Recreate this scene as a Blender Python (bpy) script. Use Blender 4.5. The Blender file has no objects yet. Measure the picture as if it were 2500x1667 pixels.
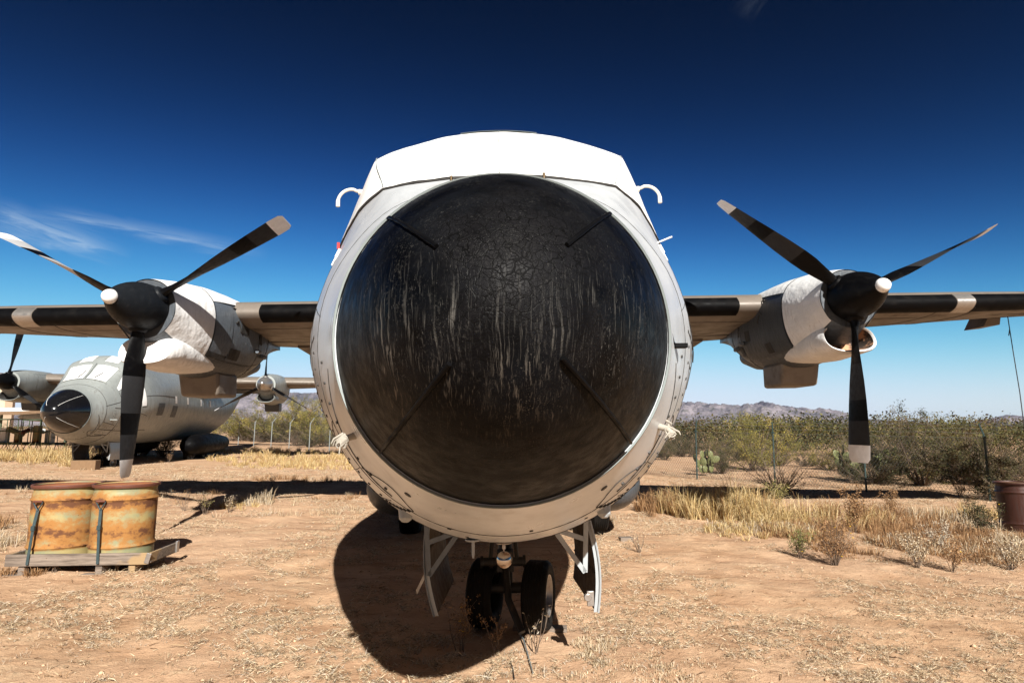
import bpy, math, random
import numpy as np
from mathutils import Vector, Matrix, noise as mnoise
R = math.radians
random.seed(7); rng = np.random.default_rng(7)
sc = bpy.context.scene
COL = sc.collection

# ------------------------------------------------------------------ camera
FPX, PITCH, CAMH = 1450.0, math.atan(207/1450.0), 1.70
cam_d = bpy.data.cameras.new('camera'); cam = bpy.data.objects.new('camera', cam_d); COL.objects.link(cam)
cam_d.lens = 36.0*FPX/2500.0; cam_d.sensor_width = 36.0; cam_d.clip_start = .05; cam_d.clip_end = 40000
cam.location = (0, 0, CAMH); cam.rotation_euler = (R(90)+PITCH, 0, 0)
sc.camera = cam
# ------------------------------------------------------------------ sun, sky, exposure
EXPO = 1.15; SKYG = 1/(2**EXPO)/.07
SUN_EL, SUN_AZ = 33.0, 167.5          # azimuth clockwise from +Y (seen from above): behind the camera, a little right
w = bpy.data.worlds.new('World'); sc.world = w; w.use_nodes = True
nt = w.node_tree; nt.nodes.clear()
out = nt.nodes.new('ShaderNodeOutputWorld'); bg = nt.nodes.new('ShaderNodeBackground')
sky = nt.nodes.new('ShaderNodeTexSky'); sky.sky_type = 'NISHITA'; sky.sun_disc = False
sky.sun_elevation = R(SUN_EL); sky.sun_rotation = R(SUN_AZ); sky.altitude = 1800; sky.air_density = 1.0; sky.dust_density = .35; sky.ozone_density = 4.0
def wn(t, **k):
    n = nt.nodes.new(t)
    for a, b in k.items(): setattr(n, a, b)
    return n
def wl(a, b): nt.links.new(a, b)
# thin cirrus wisps, fixed on the sky dome by direction
geo = wn('ShaderNodeTexCoord'); sep = wn('ShaderNodeSeparateXYZ'); wl(geo.outputs['Generated'], sep.inputs[0])
def wm(op, a, b=None, c=None, clamp=False):
    n = wn('ShaderNodeMath', operation=op); n.use_clamp = clamp
    for i, v in enumerate((a, b, c)):
        if v is None: continue
        if isinstance(v, (int, float)): n.inputs[i].default_value = v
        else: wl(v, n.inputs[i])
    return n.outputs[0]
az = wm('DIVIDE', sep.outputs[0], sep.outputs[1]); el = wm('DIVIDE', sep.outputs[2], sep.outputs[1])
front = wm('GREATER_THAN', sep.outputs[1], .1)
def wisp(a0, e0, a1, e1, width, gain, seed):
    L = math.hypot(a1-a0, e1-e0); ux, uy = (a1-a0)/L, (e1-e0)/L
    dx = wm('SUBTRACT', az, a0); dy = wm('SUBTRACT', el, e0)
    s = wm('DIVIDE', wm('ADD', wm('MULTIPLY', dx, ux), wm('MULTIPLY', dy, uy)), L)
    t = wm('ADD', wm('MULTIPLY', dx, -uy), wm('MULTIPLY', dy, ux))
    cmb = wn('ShaderNodeCombineXYZ'); wl(s, cmb.inputs[0]); wl(wm('MULTIPLY', t, 24.0), cmb.inputs[1]); cmb.inputs[2].default_value = seed
    nz = wn('ShaderNodeTexNoise'); nz.inputs['Scale'].default_value = 2.6; nz.inputs['Detail'].default_value = 7; nz.inputs['Roughness'].default_value = .62; nz.inputs['Distortion'].default_value = .8
    wl(cmb.outputs[0], nz.inputs['Vector'])
    tw = wm('ADD', t, wm('MULTIPLY', wm('SUBTRACT', nz.outputs[0], .5), width*1.6))
    g = wm('SUBTRACT', 1.0, wm('MULTIPLY', wm('ABSOLUTE', tw), 1.0/width), clamp=True)
    env = wm('MULTIPLY', wm('MULTIPLY', s, 5.0, clamp=True), wm('MULTIPLY', wm('SUBTRACT', 1.0, s), 3.0, clamp=True))
    det = wm('MULTIPLY', wm('SUBTRACT', nz.outputs[0], .30), 2.6, clamp=True)
    return wm('MULTIPLY', wm('MULTIPLY', wm('MULTIPLY', wm('POWER', g, 1.5), env), det), gain)
rmp = wn('ShaderNodeMapRange'); wl(sep.outputs[1], rmp.inputs[0]); rmp.inputs[1].default_value = .1; rmp.inputs[2].default_value = -.4; rmp.inputs[3].default_value = 1; rmp.inputs[4].default_value = .10; deep = rmp.outputs[0]  # added dimming of the unseen sky behind the camera, for darker shadows
# contrast of the deep polarised sky: soft S response per channel over the Nishita sky
ssep = wn('ShaderNodeSeparateColor'); wl(sky.outputs[0], ssep.inputs[0]); scmb = wn('ShaderNodeCombineColor')
for i_, (x0_, u0_, g_, S_) in enumerate(((3.04, .60, 3.7, .80), (2.63, .215, 3.9, .87), (4.98, .74, 4.4, 1.03))):
    u_ = wm('MULTIPLY', wm('POWER', wm('DIVIDE', ssep.outputs[i_], x0_), g_), u0_)
    wl(wm('MULTIPLY', wm('MULTIPLY', wm('DIVIDE', u_, wm('ADD', u_, 1.0)), S_*SKYG), deep), scmb.inputs[i_])
post_out = scmb.outputs[0]
m1 = wisp(-.93, .385, -.66, .288, .030, .50, 1.0)
m2 = wisp(-.84, .375, -.42, .296, .022, .42, 4.0)
m3 = wisp(-.95, .350, -.70, .30, .025, .25, 7.0)
m4 = wisp(.42, .74, .52, .90, .035, .05, 9.0)
tot = wm('MULTIPLY', wm('ADD', wm('ADD', m1, m2), wm('ADD', m3, m4)), front, clamp=True)
cm = wn('ShaderNodeMix', data_type='RGBA'); wl(tot, cm.inputs[0]); wl(post_out, cm.inputs[6]); cm.inputs[7].default_value = (.62*SKYG, .76*SKYG, .88*SKYG, 1)
wl(cm.outputs[2], bg.inputs[0]); bg.inputs[1].default_value = .07
wl(bg.outputs[0], out.inputs[0])

sd = bpy.data.lights.new('sun', 'SUN'); sd.energy = 5.0; sd.angle = R(.53); sd.color = (1, .955, .88)
so = bpy.data.objects.new('sun', sd); COL.objects.link(so)
sv = Vector((math.sin(R(SUN_AZ))*math.cos(R(SUN_EL)), math.cos(R(SUN_AZ))*math.cos(R(SUN_EL)), math.sin(R(SUN_EL))))
so.rotation_euler = sv.to_track_quat('Z', 'Y').to_euler(); so.location = (5, -20, 30)
sc.view_settings.view_transform = 'Standard'; sc.view_settings.look = 'None'; sc.view_settings.gamma = 1; sc.view_settings.exposure = EXPO
sc.cycles.max_bounces = 6; sc.cycles.volume_bounces = 0; sc.cycles.transparent_max_bounces = 8

# ------------------------------------------------------------------ helpers
def ray(px, py):
    u, v = (px-1250)/FPX, (py-833.5)/FPX
    c, s = math.cos(PITCH), math.sin(PITCH)
    return Vector((u, c+v*s, s-v*c))
SLOPE = -.018          # the yard falls gently to the right
def ground(px, py, z=0.0):
    d = ray(px, py); t = (CAMH-z)/(SLOPE*d.x-d.z)
    return Vector((d.x*t, d.y*t, SLOPE*d.x*t+z))
def at(px, py, Y):
    d = ray(px, py); t = Y/d.y
    return Vector((d.x*t, Y, CAMH+d.z*t))
def tag(o, label=None, cat=None, group=None, kind=None):
    if label: o['label'] = label
    if cat: o['category'] = cat
    if group: o['group'] = group
    if kind: o['kind'] = kind
    return o
def empty(name, loc=(0, 0, 0), rz=0.0, rx=0.0, ry=0.0):
    o = bpy.data.objects.new(name, None); COL.objects.link(o); o.location = loc; o.rotation_euler = (rx, ry, rz); o.empty_display_size = .1
    return o
class MB:
    def __init__(s): s.v = []; s.f = []; s.m = []; s.mi = 0
    def add(s, vs, fs, mi=None):
        b = len(s.v); s.v.extend([tuple(x) for x in vs]); k = s.mi if mi is None else mi
        for f in fs: s.f.append(tuple(b+i for i in f)); s.m.append(k)
    def box(s, c, size, M=None, mi=None, taper=1.0):
        hx, hy, hz = size[0]/2, size[1]/2, size[2]/2
        vs = []
        for z in (-hz, hz):
            k = taper if z > 0 else 1.0
            for x, y in ((-hx, -hy), (hx, -hy), (hx, hy), (-hx, hy)): vs.append(Vector((x*k, y*k, z)))
        if M is not None: vs = [M @ q for q in vs]
        vs = [q+Vector(c) for q in vs]
        s.add(vs, [(3, 2, 1, 0), (4, 5, 6, 7), (0, 1, 5, 4), (1, 2, 6, 5), (2, 3, 7, 6), (3, 0, 4, 7)], mi)
    def tube(s, pts, r, n=8, cap=True, mi=None, flat=1.0):
        pts = [Vector(p) for p in pts]
        rs = r if isinstance(r, (list, tuple)) else [r]*len(pts)
        vs = []; up = None
        for i, p in enumerate(pts):
            t = (pts[min(i+1, len(pts)-1)]-pts[max(i-1, 0)]).normalized()
            if up is None:
                up = Vector((0, 0, 1)) if abs(t.z) < .9 else Vector((1, 0, 0))
            a = t.cross(up).normalized(); b = a.cross(t).normalized(); up = b
            for k in range(n):
                q = 2*math.pi*k/n
                vs.append(p+(a*math.cos(q)+b*math.sin(q)*flat)*rs[i])
        fs = []
        for i in range(len(pts)-1):
            for k in range(n):
                fs.append((i*n+k, i*n+(k+1) % n, (i+1)*n+(k+1) % n, (i+1)*n+k))
        if cap:
            fs.append(tuple(reversed(range(n)))); fs.append(tuple((len(pts)-1)*n+k for k in range(n)))
        s.add(vs, fs, mi)
    def lathe(s, prof, org=(0, 0, 0), axis='y', n=32, mi=None, sx=1.0, sz=1.0, cap0=False, cap1=False):
        """prof: list of (t along axis, radius)"""
        o = Vector(org); vs = []; fs = []
        for t, r in prof:
            for k in range(n):
                q = 2*math.pi*k/n; a, b = math.cos(q)*r*sx, math.sin(q)*r*sz
                d = {'y': (a, t, b), 'z': (a, b, t), 'x': (t, a, b)}[axis]
                vs.append(o+Vector(d))
        for i in range(len(prof)-1):
            for k in range(n): fs.append((i*n+k, (i+1)*n+k, (i+1)*n+(k+1) % n, i*n+(k+1) % n))
        if cap0: fs.append(tuple(range(n)))
        if cap1: fs.append(tuple(reversed([(len(prof)-1)*n+k for k in range(n)])))
        s.add(vs, fs, mi)
    def grid(s, P, closed_u=False, mi=None, flip=False):
        """P[i][j] points"""
        n, m = len(P), len(P[0]); vs = [q for row in P for q in row]; fs = []
        for i in range(n-1):
            for j in range(m if closed_u else m-1):
                f = (i*m+j, i*m+(j+1) % m, (i+1)*m+(j+1) % m, (i+1)*m+j)
                fs.append(tuple(reversed(f)) if flip else f)
        s.add(vs, fs, mi)
    def poly_prism(s, pts, off, mi=None):
        n = len(pts); vs = [Vector(p) for p in pts]+[Vector(p)+Vector(off) for p in pts]
        s.add(vs, [tuple(range(n)), tuple(reversed(range(n, 2*n)))]+[(i, n+i, n+(i+1) % n, (i+1) % n) for i in range(n)], mi)
    def build(s, name, mat, parent=None, smooth=True, angle=35, bevel=0.0, recalc=True):
        me = bpy.data.meshes.new(name); me.from_pydata(s.v, [], s.f)
        mats = mat if isinstance(mat, (list, tuple)) else [mat]
        for q in mats: me.materials.append(q)
        me.polygons.foreach_set('material_index', s.m)
        if recalc:
            import bmesh
            bm = bmesh.new(); bm.from_mesh(me); bmesh.ops.recalc_face_normals(bm, faces=bm.faces); bm.to_mesh(me); bm.free()
        if smooth:
            me.polygons.foreach_set('use_smooth', [True]*len(me.polygons)); me.set_sharp_from_angle(angle=R(angle))
        me.update()
        o = bpy.data.objects.new(name, me); COL.objects.link(o)
        if parent: o.parent = parent
        if bevel > 0:
            b = o.modifiers.new('bevel', 'BEVEL'); b.width = bevel; b.segments = 2; b.limit_method = 'ANGLE'; b.angle_limit = R(40)
        return o
def fast_mesh(name, verts, faces, mat, colors=None, parent=None, smooth=False):
    """verts (N,3); faces: (K,3) or (K,4) int array"""
    me = bpy.data.meshes.new(name); N = len(verts); K, S = faces.shape
    me.vertices.add(N); me.vertices.foreach_set('co', np.asarray(verts, dtype=np.float32).ravel())
    me.loops.add(K*S); me.loops.foreach_set('vertex_index', faces.astype(np.int32).ravel())
    me.polygons.add(K); me.polygons.foreach_set('loop_start', np.arange(0, K*S, S, dtype=np.int32))
    try: me.polygons.foreach_set('loop_total', np.full(K, S, dtype=np.int32))
    except Exception: pass
    if smooth: me.polygons.foreach_set('use_smooth', np.ones(K, dtype=bool))
    if colors is not None:
        a = me.color_attributes.new('Col', 'FLOAT_COLOR', 'POINT')
        c = np.ones((N, 4), dtype=np.float32); c[:, :3] = colors; a.data.foreach_set('color', c.ravel())
    me.update(calc_edges=True); me.materials.append(mat)
    o = bpy.data.objects.new(name, me); COL.objects.link(o)
    if parent: o.parent = parent
    return o

# ------------------------------------------------------------------ material helper
class Mat:
    def __init__(s, name, rough=.5, metal=0.0, spec=.5):
        s.m = bpy.data.materials.new(name); s.m.use_nodes = True; s.t = s.m.node_tree; s.b = s.t.nodes['Principled BSDF']
        s.b.inputs['Roughness'].default_value = rough; s.b.inputs['Metallic'].default_value = metal; s.b.inputs['Specular IOR Level'].default_value = spec
        s.tc = s.t.nodes.new('ShaderNodeTexCoord'); s.co = s.tc.outputs['Object']
    def n(s, t, **k):
        q = s.t.nodes.new(t)
        for a, b in k.items(): setattr(q, a, b)
        return q
    def put(s, sock, v):
        if v is None: return
        if isinstance(v, bpy.types.NodeSocket): s.t.links.new(v, sock)
        elif isinstance(v, (tuple, list)) and len(v) == 3 and sock.type == 'RGBA': sock.default_value = (*v, 1)
        else: sock.default_value = v
    def noise(s, scale, detail=4, rough=.55, vec=None, dist=0.0, stretch=None):
        q = s.n('ShaderNodeTexNoise'); v = vec or s.co
        if stretch: v = s.scale(v, stretch)
        s.put(q.inputs['Vector'], v); q.inputs['Scale'].default_value = scale; q.inputs['Detail'].default_value = detail
        q.inputs['Roughness'].default_value = rough; q.inputs['Distortion'].default_value = dist
        return q.outputs[0]
    def scale(s, v, sc3, loc=(0, 0, 0)):
        q = s.n('ShaderNodeMapping'); s.put(q.inputs[0], v); q.inputs['Scale'].default_value = sc3; q.inputs['Location'].default_value = loc
        return q.outputs[0]
    def vor(s, scale, feature='DISTANCE_TO_EDGE', vec=None, rand=1.0):
        q = s.n('ShaderNodeTexVoronoi', feature=feature); s.put(q.inputs['Vector'], vec or s.co); q.inputs['Scale'].default_value = scale; q.inputs['Randomness'].default_value = rand
        return q.outputs[0]
    def math(s, op, a, b=None, c=None, clamp=False):
        q = s.n('ShaderNodeMath', operation=op); q.use_clamp = clamp
        for i, v in enumerate((a, b, c)): s.put(q.inputs[i], v)
        return q.outputs[0]
    def rng(s, x, a, b, c=0.0, d=1.0, smooth=True):
        q = s.n('ShaderNodeMapRange'); q.interpolation_type = 'SMOOTHSTEP' if smooth else 'LINEAR'
        for i, v in enumerate((x, a, b, c, d)): s.put(q.inputs[i], v)
        return q.outputs[0]
    def mix(s, f, a, b, mode='MIX'):
        q = s.n('ShaderNodeMix', data_type='RGBA', blend_type=mode)
        s.put(q.inputs[0], f); s.put(q.inputs[6], a); s.put(q.inputs[7], b); return q.outputs[2]
    def sep(s, v=None):
        q = s.n('ShaderNodeSeparateXYZ'); s.put(q.inputs[0], v or s.co); return q.outputs
    def bump(s, h, strength=.3, dist=.01, nrm=None):
        q = s.n('ShaderNodeBump'); s.put(q.inputs['Height'], h); q.inputs['Strength'].default_value = strength; q.inputs['Distance'].default_value = dist
        if nrm: s.put(q.inputs['Normal'], nrm)
        s.t.links.new(q.outputs[0], s.b.inputs['Normal']); return q.outputs[0]
    def color(s, v): s.put(s.b.inputs['Base Color'], v)
    def rough(s, v): s.put(s.b.inputs['Roughness'], v)

def painted(name, base, dirt=(.16, .11, .07), rough=.4, metal=0.0, dirt_amt=.5, scale=1.0, streak=True, bump=.15, dents=.0, spec=.5):
    m = Mat(name, rough, metal, spec)
    big = m.noise(1.3*scale, 5, .6); st = m.noise(3.0*scale, 5, .6, stretch=(2.5, 2.5, .35) if streak else None); fine = m.noise(38*scale, 4, .6)
    f = m.math('MULTIPLY', m.rng(st, .48, .78), m.rng(big, .35, .7))
    f = m.math('MULTIPLY', f, dirt_amt)
    c = m.mix(m.rng(big, .3, .75), tuple(x*.88 for x in base), tuple(min(1, x*1.06) for x in base))
    c = m.mix(f, c, dirt)
    sp = m.math('MULTIPLY', m.rng(fine, .66, .74), dirt_amt*.6)
    c = m.mix(sp, c, tuple(x*.6 for x in dirt)); m.color(c)
    m.rough(m.rng(st, .3, .75, rough*.8, min(1, rough*1.35)))
    h = m.math('ADD', m.math('MULTIPLY', fine, .15), m.math('MULTIPLY', m.noise(2.2*scale, 2), dents))
    m.bump(h, bump, .01)
    return m.m

# ---- materials
M = {}
M['cover'] = painted('white_cover', (.80, .80, .79), (.42, .40, .37), .45, 0, .25, 1.0, True, .5, .8)
M['skin'] = painted('aluminium_skin', (.60, .63, .66), (.20, .15, .11), .34, .35, .38, 1.0, True, .35, 2.6)
M['skin_bg'] = painted('grey_paint', (.25, .27, .265), (.07, .05, .04), .42, .1, .85, 1.6, True, .3, 1.8)
M['flange'] = painted('pale_flange', (.22, .25, .25), (.2, .18, .15), .75, 0, .5, 3)
M['black_gloss'] = painted('glossy_black_dome', (.006, .006, .007), (.03, .03, .03), .12, 0, .4, 2, True, .1)
M['boot'] = painted('black_rubber_boot', (.0025, .0025, .003), (.02, .017, .014), .55, 0, .4, 2, False, .3, spec=.07)
M['rubber'] = painted('tyre_rubber', (.008, .0075, .007), (.05, .035, .025), .75, 0, .6, 6, False, .5, spec=.15)
M['underside'] = painted('beige_wing_paint', (.165, .14, .118), (.035, .024, .016), .5, .1, 1.0, 1.2, False, .3, 1.0)
M['nac_white'] = painted('white_nacelle', (.74, .74, .74), (.22, .17, .13), .5, 0, .55, 3.0, True, .7, 2.5)
M['nac_grey'] = painted('grey_nacelle', (.065, .076, .09), (.03, .028, .022), .42, .15, 1.0, 4.0, True, .5, 2.0)
M['nac_panel'] = painted('dark_grey_panel', (.05, .057, .065), (.03, .03, .03), .45, .1, .6, 3.0, True, .4)
M['nac_light'] = painted('light_grey_panel', (.115, .135, .16), (.04, .042, .035), .42, .1, 1.0, 4.5, True, .4, 1.5)
M['blade_black'] = painted('black_blade', (.002, .002, .0025), (.02, .02, .018), .45, 0, .4, 5, False, .2, spec=.12)
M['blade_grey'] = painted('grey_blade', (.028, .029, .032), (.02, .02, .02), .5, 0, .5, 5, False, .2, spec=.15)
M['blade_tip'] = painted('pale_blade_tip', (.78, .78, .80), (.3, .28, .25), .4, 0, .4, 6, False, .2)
M['blade_sunlit_tint'] = painted('sunlit_tint_blade', (.42, .42, .43), (.2, .19, .17), .4, 0, .4, 6, False, .2)  # grey blade lightened in colour to stand for sunlight on it
M['spinner'] = painted('black_spinner', (.008, .0095, .012), (.03, .03, .032), .5, 0, .8, 5, True, .3, 1.0, spec=.1)
M['spinner_black'] = painted('jet_black_spinner', (.002, .002, .0025), (.02, .018, .015), .45, 0, .6, 5, True, .3, 1.0, spec=.12)
M['seam'] = painted('dark_seam', (.03, .028, .026), (.02, .02, .02), .7)
M['steel'] = painted('bare_steel', (.42, .40, .38), (.20, .10, .05), .35, .8, .7, 8, False, .3)
M['dark_metal'] = painted('dark_gear_metal', (.03, .027, .024), (.10, .06, .035), .5, .5, .8, 6, False, .4)
M['door_in'] = painted('brown_primer', (.055, .036, .022), (.04, .028, .02), .6, .1, .7, 5, False, .4)
M['door_out'] = painted('grey_door_paint', (.34, .37, .39), (.12, .065, .04), .4, .1, .9, 5, True, .3)
M['brass'] = painted('brass_pin', (.07, .045, .02), (.05, .04, .03), .4, .7)
M['cream'] = painted('cream_pipe', (.72, .68, .58), (.35, .22, .12), .45, 0, .6, 12, False, .2)
M['rope'] = painted('dirty_white_rope', (.30, .28, .24), (.25, .2, .15), .9, 0, .7, 20, False, .6)
M['red'] = painted('red_tag', (.45, .03, .03), (.2, .02, .02), .6)
M['galv'] = painted('galvanised_steel', (.28, .31, .31), (.10, .10, .09), .45, .5, .7, 8, True, .2)
M['greenpost'] = painted('green_painted_post', (.022, .042, .04), (.08, .05, .03), .5, .1, .6, 8, True, .2)
M['wire'] = painted('fence_wire', (.10, .10, .095), (.06, .05, .04), .6, .2, .7, 8, False, .1)
M['wire_dark'] = painted('dark_wire', (.02, .02, .02), (.05, .04, .03), .6, .2)
M['strap'] = painted('teal_strap', (.028, .05, .056), (.10, .10, .09), .55, .2, .6, 20, True, .3)
M['white_wing'] = painted('white_wing', (.74, .74, .72), (.3, .26, .22), .45, 0, .5, 1.5)
M['rack'] = painted('green_rack_steel', (.06, .085, .05), (.12, .08, .04), .6, .2, .7, 6)
M['tower'] = painted('beige_tower_wall', (.50, .38, .27), (.25, .18, .12), .8, 0, .4, .8)
M['glass_dark'] = painted('dark_glass', (.03, .035, .045), (.02, .02, .02), .1)

def radome_material():
    m = Mat('weathered_black_radome', .46, 0, .05)
    X, Y, Z = m.sep()[:3]
    warp = m.noise(9, 4, .6); vecw = m.n('ShaderNodeVectorMath', operation='ADD')
    m.put(vecw.inputs[0], m.co); mm = m.n('ShaderNodeTexNoise'); m.put(mm.inputs[0], m.co); mm.inputs['Scale'].default_value = 16; mm.inputs['Detail'].default_value = 6
    sc_ = m.n('ShaderNodeVectorMath', operation='SCALE'); m.put(sc_.inputs[0], mm.outputs[1]); sc_.inputs['Scale'].default_value = .06; m.put(vecw.inputs[1], sc_.outputs[0]); WV = vecw.outputs[0]
    cr = m.vor(30, vec=WV); cr2 = m.vor(80, vec=WV)
    crack = m.rng(cr, .0, .075, 1, 0); crack2 = m.rng(cr2, .0, .09, 1, 0)
    dx = m.math('SUBTRACT', X, .05); dz = m.math('SUBTRACT', Z, 2.20)
    rad = m.math('SQRT', m.math('ADD', m.math('MULTIPLY', dx, dx), m.math('MULTIPLY', dz, dz)))
    zone = m.rng(m.math('ADD', rad, m.math('MULTIPLY', m.math('SUBTRACT', m.noise(5, 5, .6), .5), .9)), .06, .42, 1, 0)
    crk = m.math('MULTIPLY', m.math('MAXIMUM', crack, m.math('MULTIPLY', crack2, .6)), zone)
    zz = m.math('SUBTRACT', Z, 1.98)
    # pale mineral streaks running down
    wv2 = m.n('ShaderNodeVectorMath', operation='ADD'); w0 = m.n('ShaderNodeTexNoise'); m.put(w0.inputs[0], m.co); w0.inputs['Scale'].default_value = 7; w0.inputs['Detail'].default_value = 3
    ws = m.n('ShaderNodeVectorMath', operation='SCALE'); m.put(ws.inputs[0], w0.outputs[1]); ws.inputs['Scale'].default_value = .035; m.put(wv2.inputs[0], m.co); m.put(wv2.inputs[1], ws.outputs[0]); W2 = wv2.outputs[0]
    s1 = m.noise(105, 3, .6, vec=m.scale(W2, (1, .15, .035)))
    s2 = m.noise(210, 3, .65, vec=m.scale(W2, (1, .12, .04)))
    s3 = m.noise(60, 3, .65, vec=m.scale(W2, (1, .3, .10), (3.1, 0, 0)))
    fleck = m.math('MULTIPLY', m.rng(m.noise(230, 2, .5, vec=m.scale(W2, (1, 1, .28))), .63, .70), m.math('MULTIPLY', m.rng(m.noise(7, 5, .7), .45, .62), m.rng(zz, .45, .1, .12, 1)))
    band = m.math('MULTIPLY', m.rng(zz, -.42, -.12, 0, 1), m.rng(zz, .00, .17, 1, 0))
    side = m.rng(m.math('ABSOLUTE', X), .30, .46, 1, .30)
    streak = m.math('MULTIPLY', m.math('MULTIPLY', m.rng(s1, .55, .66), m.rng(m.noise(4.5, 3, .5, vec=m.scale(W2, (1, .2, .25))), .42, .60)), m.math('MULTIPLY', band, side))
    fine = m.math('MULTIPLY', m.rng(s2, .55, .72), m.math('MULTIPLY', m.rng(zz, -.55, -.1, .04, .6), m.rng(zz, .05, .3, 1, 0)))
    low = m.math('MULTIPLY', m.rng(s3, .60, .70), m.rng(zz, -.6, -.3, .22, 0.0))
    speck = m.math('MULTIPLY', m.rng(m.noise(120, 2, .6), .74, .78), .5)
    grit = m.math('MULTIPLY', m.rng(m.noise(90, 4, .7), .52, .72), m.math('MULTIPLY', m.rng(m.noise(6, 4, .6), .42, .66), m.rng(zz, -.45, .0, .015, .16)))
    tot = m.math('ADD', m.math('ADD', m.math('MULTIPLY', streak, .62), m.math('MULTIPLY', fine, .42)), m.math('ADD', m.math('ADD', m.math('MULTIPLY', fleck, .38), m.math('MULTIPLY', low, .45)), m.math('ADD', m.math('MULTIPLY', speck, .5), grit)), clamp=True)
    base = m.mix(m.rng(m.noise(4, 5, .65), .35, .7), (.0008, .0009, .0012), (.0042, .005, .0066))
    tint = m.mix(m.rng(zz, -.5, .1), (.14, .10, .065), (.20, .195, .18))
    c = m.mix(tot, base, tint); c = m.mix(m.math('MULTIPLY', zone, .55), c, (.0105, .010, .0112)); c = m.mix(m.math('MULTIPLY', crk, .95), c, (.002, .002, .002)); m.color(c)  # crack zone paled to paint in the gloss highlight around the cracks
    m.rough(m.math('ADD', m.rng(m.noise(14, 5, .6), .3, .7, .36, .55), m.math('MULTIPLY', tot, .3)))
    h = m.math('SUBTRACT', m.math('ADD', m.math('MULTIPLY', m.noise(110, 5, .65), .35), m.math('MULTIPLY', m.noise(24, 4, .6), .8)), m.math('MULTIPLY', crk, 1.3))
    m.bump(h, .33, .005)
    return m.m
M['radome'] = radome_material()

def intake_material():
    m = Mat('rusty_intake', .8)
    f = m.rng(m.noise(6, 6, .7), .45, .6)
    m.color(m.mix(f, (.025, .017, .013), (.42, .22, .12))); m.bump(m.noise(30, 4), .4)
    return m.m
M['intake_rust'] = intake_material()

def rust_drum():
    m = Mat('rusty_yellow_drum', .55, 0, .3)
    X, Y, Z = m.sep()[:3]
    n1 = m.noise(3.6, 7, .72, stretch=(1, 1, 1.35)); n2 = m.noise(13, 6, .75, stretch=(1, 1, 1.5)); big = m.noise(3.4, 5, .6)
    b1 = m.math('SUBTRACT', 1.0, m.math('MULTIPLY', m.math('ABSOLUTE', m.math('SUBTRACT', Z, .62)), 7.5), clamp=True)
    b2 = m.math('SUBTRACT', 1.0, m.math('MULTIPLY', m.math('ABSOLUTE', m.math('SUBTRACT', Z, .31)), 6.0), clamp=True)
    b3 = m.math('SUBTRACT', 1.0, m.math('MULTIPLY', m.math('ABSOLUTE', m.math('SUBTRACT', Z, .16)), 9), clamp=True)
    b = m.math('MAXIMUM', m.math('MAXIMUM', b1, m.math('MULTIPLY', b2, .9)), m.math('MULTIPLY', b3, .6))
    k = m.math('ADD', m.math('MULTIPLY', b, .36), m.math('MULTIPLY', m.math('ADD', n1, m.math('MULTIPLY', n2, .6)), .86))
    k = m.math('MULTIPLY', k, m.rng(Z, .08, .15, .25, 1))
    c = m.mix(m.rng(big, .38, .60), (.20, .205, .12), (.30, .24, .105))
    c = m.mix(m.rng(k, .62, .90), c, (.27, .125, .035))
    c = m.mix(m.rng(k, .90, 1.06), c, (.10, .040, .018))
    c = m.mix(m.math('MULTIPLY', m.rng(n2, .62, .72), m.rng(k, .6, .8)), c, (.075, .035, .02)); m.color(c)
    m.rough(m.rng(k, .5, .9, .45, .85)); m.bump(m.math('ADD', n2, m.math('MULTIPLY', m.noise(60, 3), .3)), .25, .006)
    return m.m
M['drum'] = rust_drum()
M['drum_rim'] = painted('rusty_red_rim', (.11, .035, .02), (.05, .02, .012), .6, .1, .8, 6, False, .5)
M['drum_dark'] = painted('dark_brown_rusted_drum', (.045, .015, .010), (.02, .012, .01), .5, .2, .8, 4, True, .5)
def wood():
    m = Mat('weathered_wood', .85)
    g = m.noise(9, 5, .65, stretch=(.35, 6, 6)); n = m.noise(2.5, 3)
    c = m.mix(m.rng(g, .3, .7), (.07, .052, .04), (.22, .175, .14)); c = m.mix(m.rng(n, .55, .65), c, (.26, .175, .09)); m.color(c); m.bump(g, .5, .006)
    return m.m
M['wood'] = wood()
M['wood_block'] = painted('brown_timber_block', (.17, .10, .05), (.10, .06, .03), .85, 0, .8, 6)

def ground_material():
    m = Mat('dry_dirt', .95, 0, .15)
    X, Y, Z = m.sep()[:3]
    big = m.noise(.28, 5, .6); mid = m.noise(1.6, 6, .62, dist=.4); fine = m.noise(14, 6, .7); grit = m.noise(85, 3, .7); st = m.noise(3.0, 6, .7, stretch=(.35, 1.5, 1), dist=.6)
    c = m.mix(m.rng(mid, .30, .70), (.34, .202, .115), (.50, .33, .205))
    c = m.mix(m.math('MULTIPLY', m.rng(big, .38, .62), .45), c, (.46, .30, .20))
    c = m.mix(m.math('MULTIPLY', m.rng(st, .56, .66), .38), c, (.52, .40, .26))
    c = m.mix(m.math('MULTIPLY', m.rng(st, .47, .36), .55), c, (.22, .12, .065))
    c = m.mix(m.math('MULTIPLY', m.rng(fine, .60, .72), .45), c, (.20, .11, .06))
    c = m.mix(m.math('MULTIPLY', m.rng(grit, .62, .72), .5), c, (.58, .47, .36))
    c = m.mix(m.math('MULTIPLY', m.rng(m.noise(60, 3, .7, vec=m.scale(m.co, (1, 1, 1), (7, 3, 1))), .64, .72), .6), c, (.12, .065, .035))
    m.color(c)
    h = m.math('ADD', m.math('MULTIPLY', mid, 1.2), m.math('ADD', m.math('MULTIPLY', fine, .55), m.math('MULTIPLY', grit, .16)))
    m.bump(h, .8, .045)
    return m.m
M['ground'] = ground_material()
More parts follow.
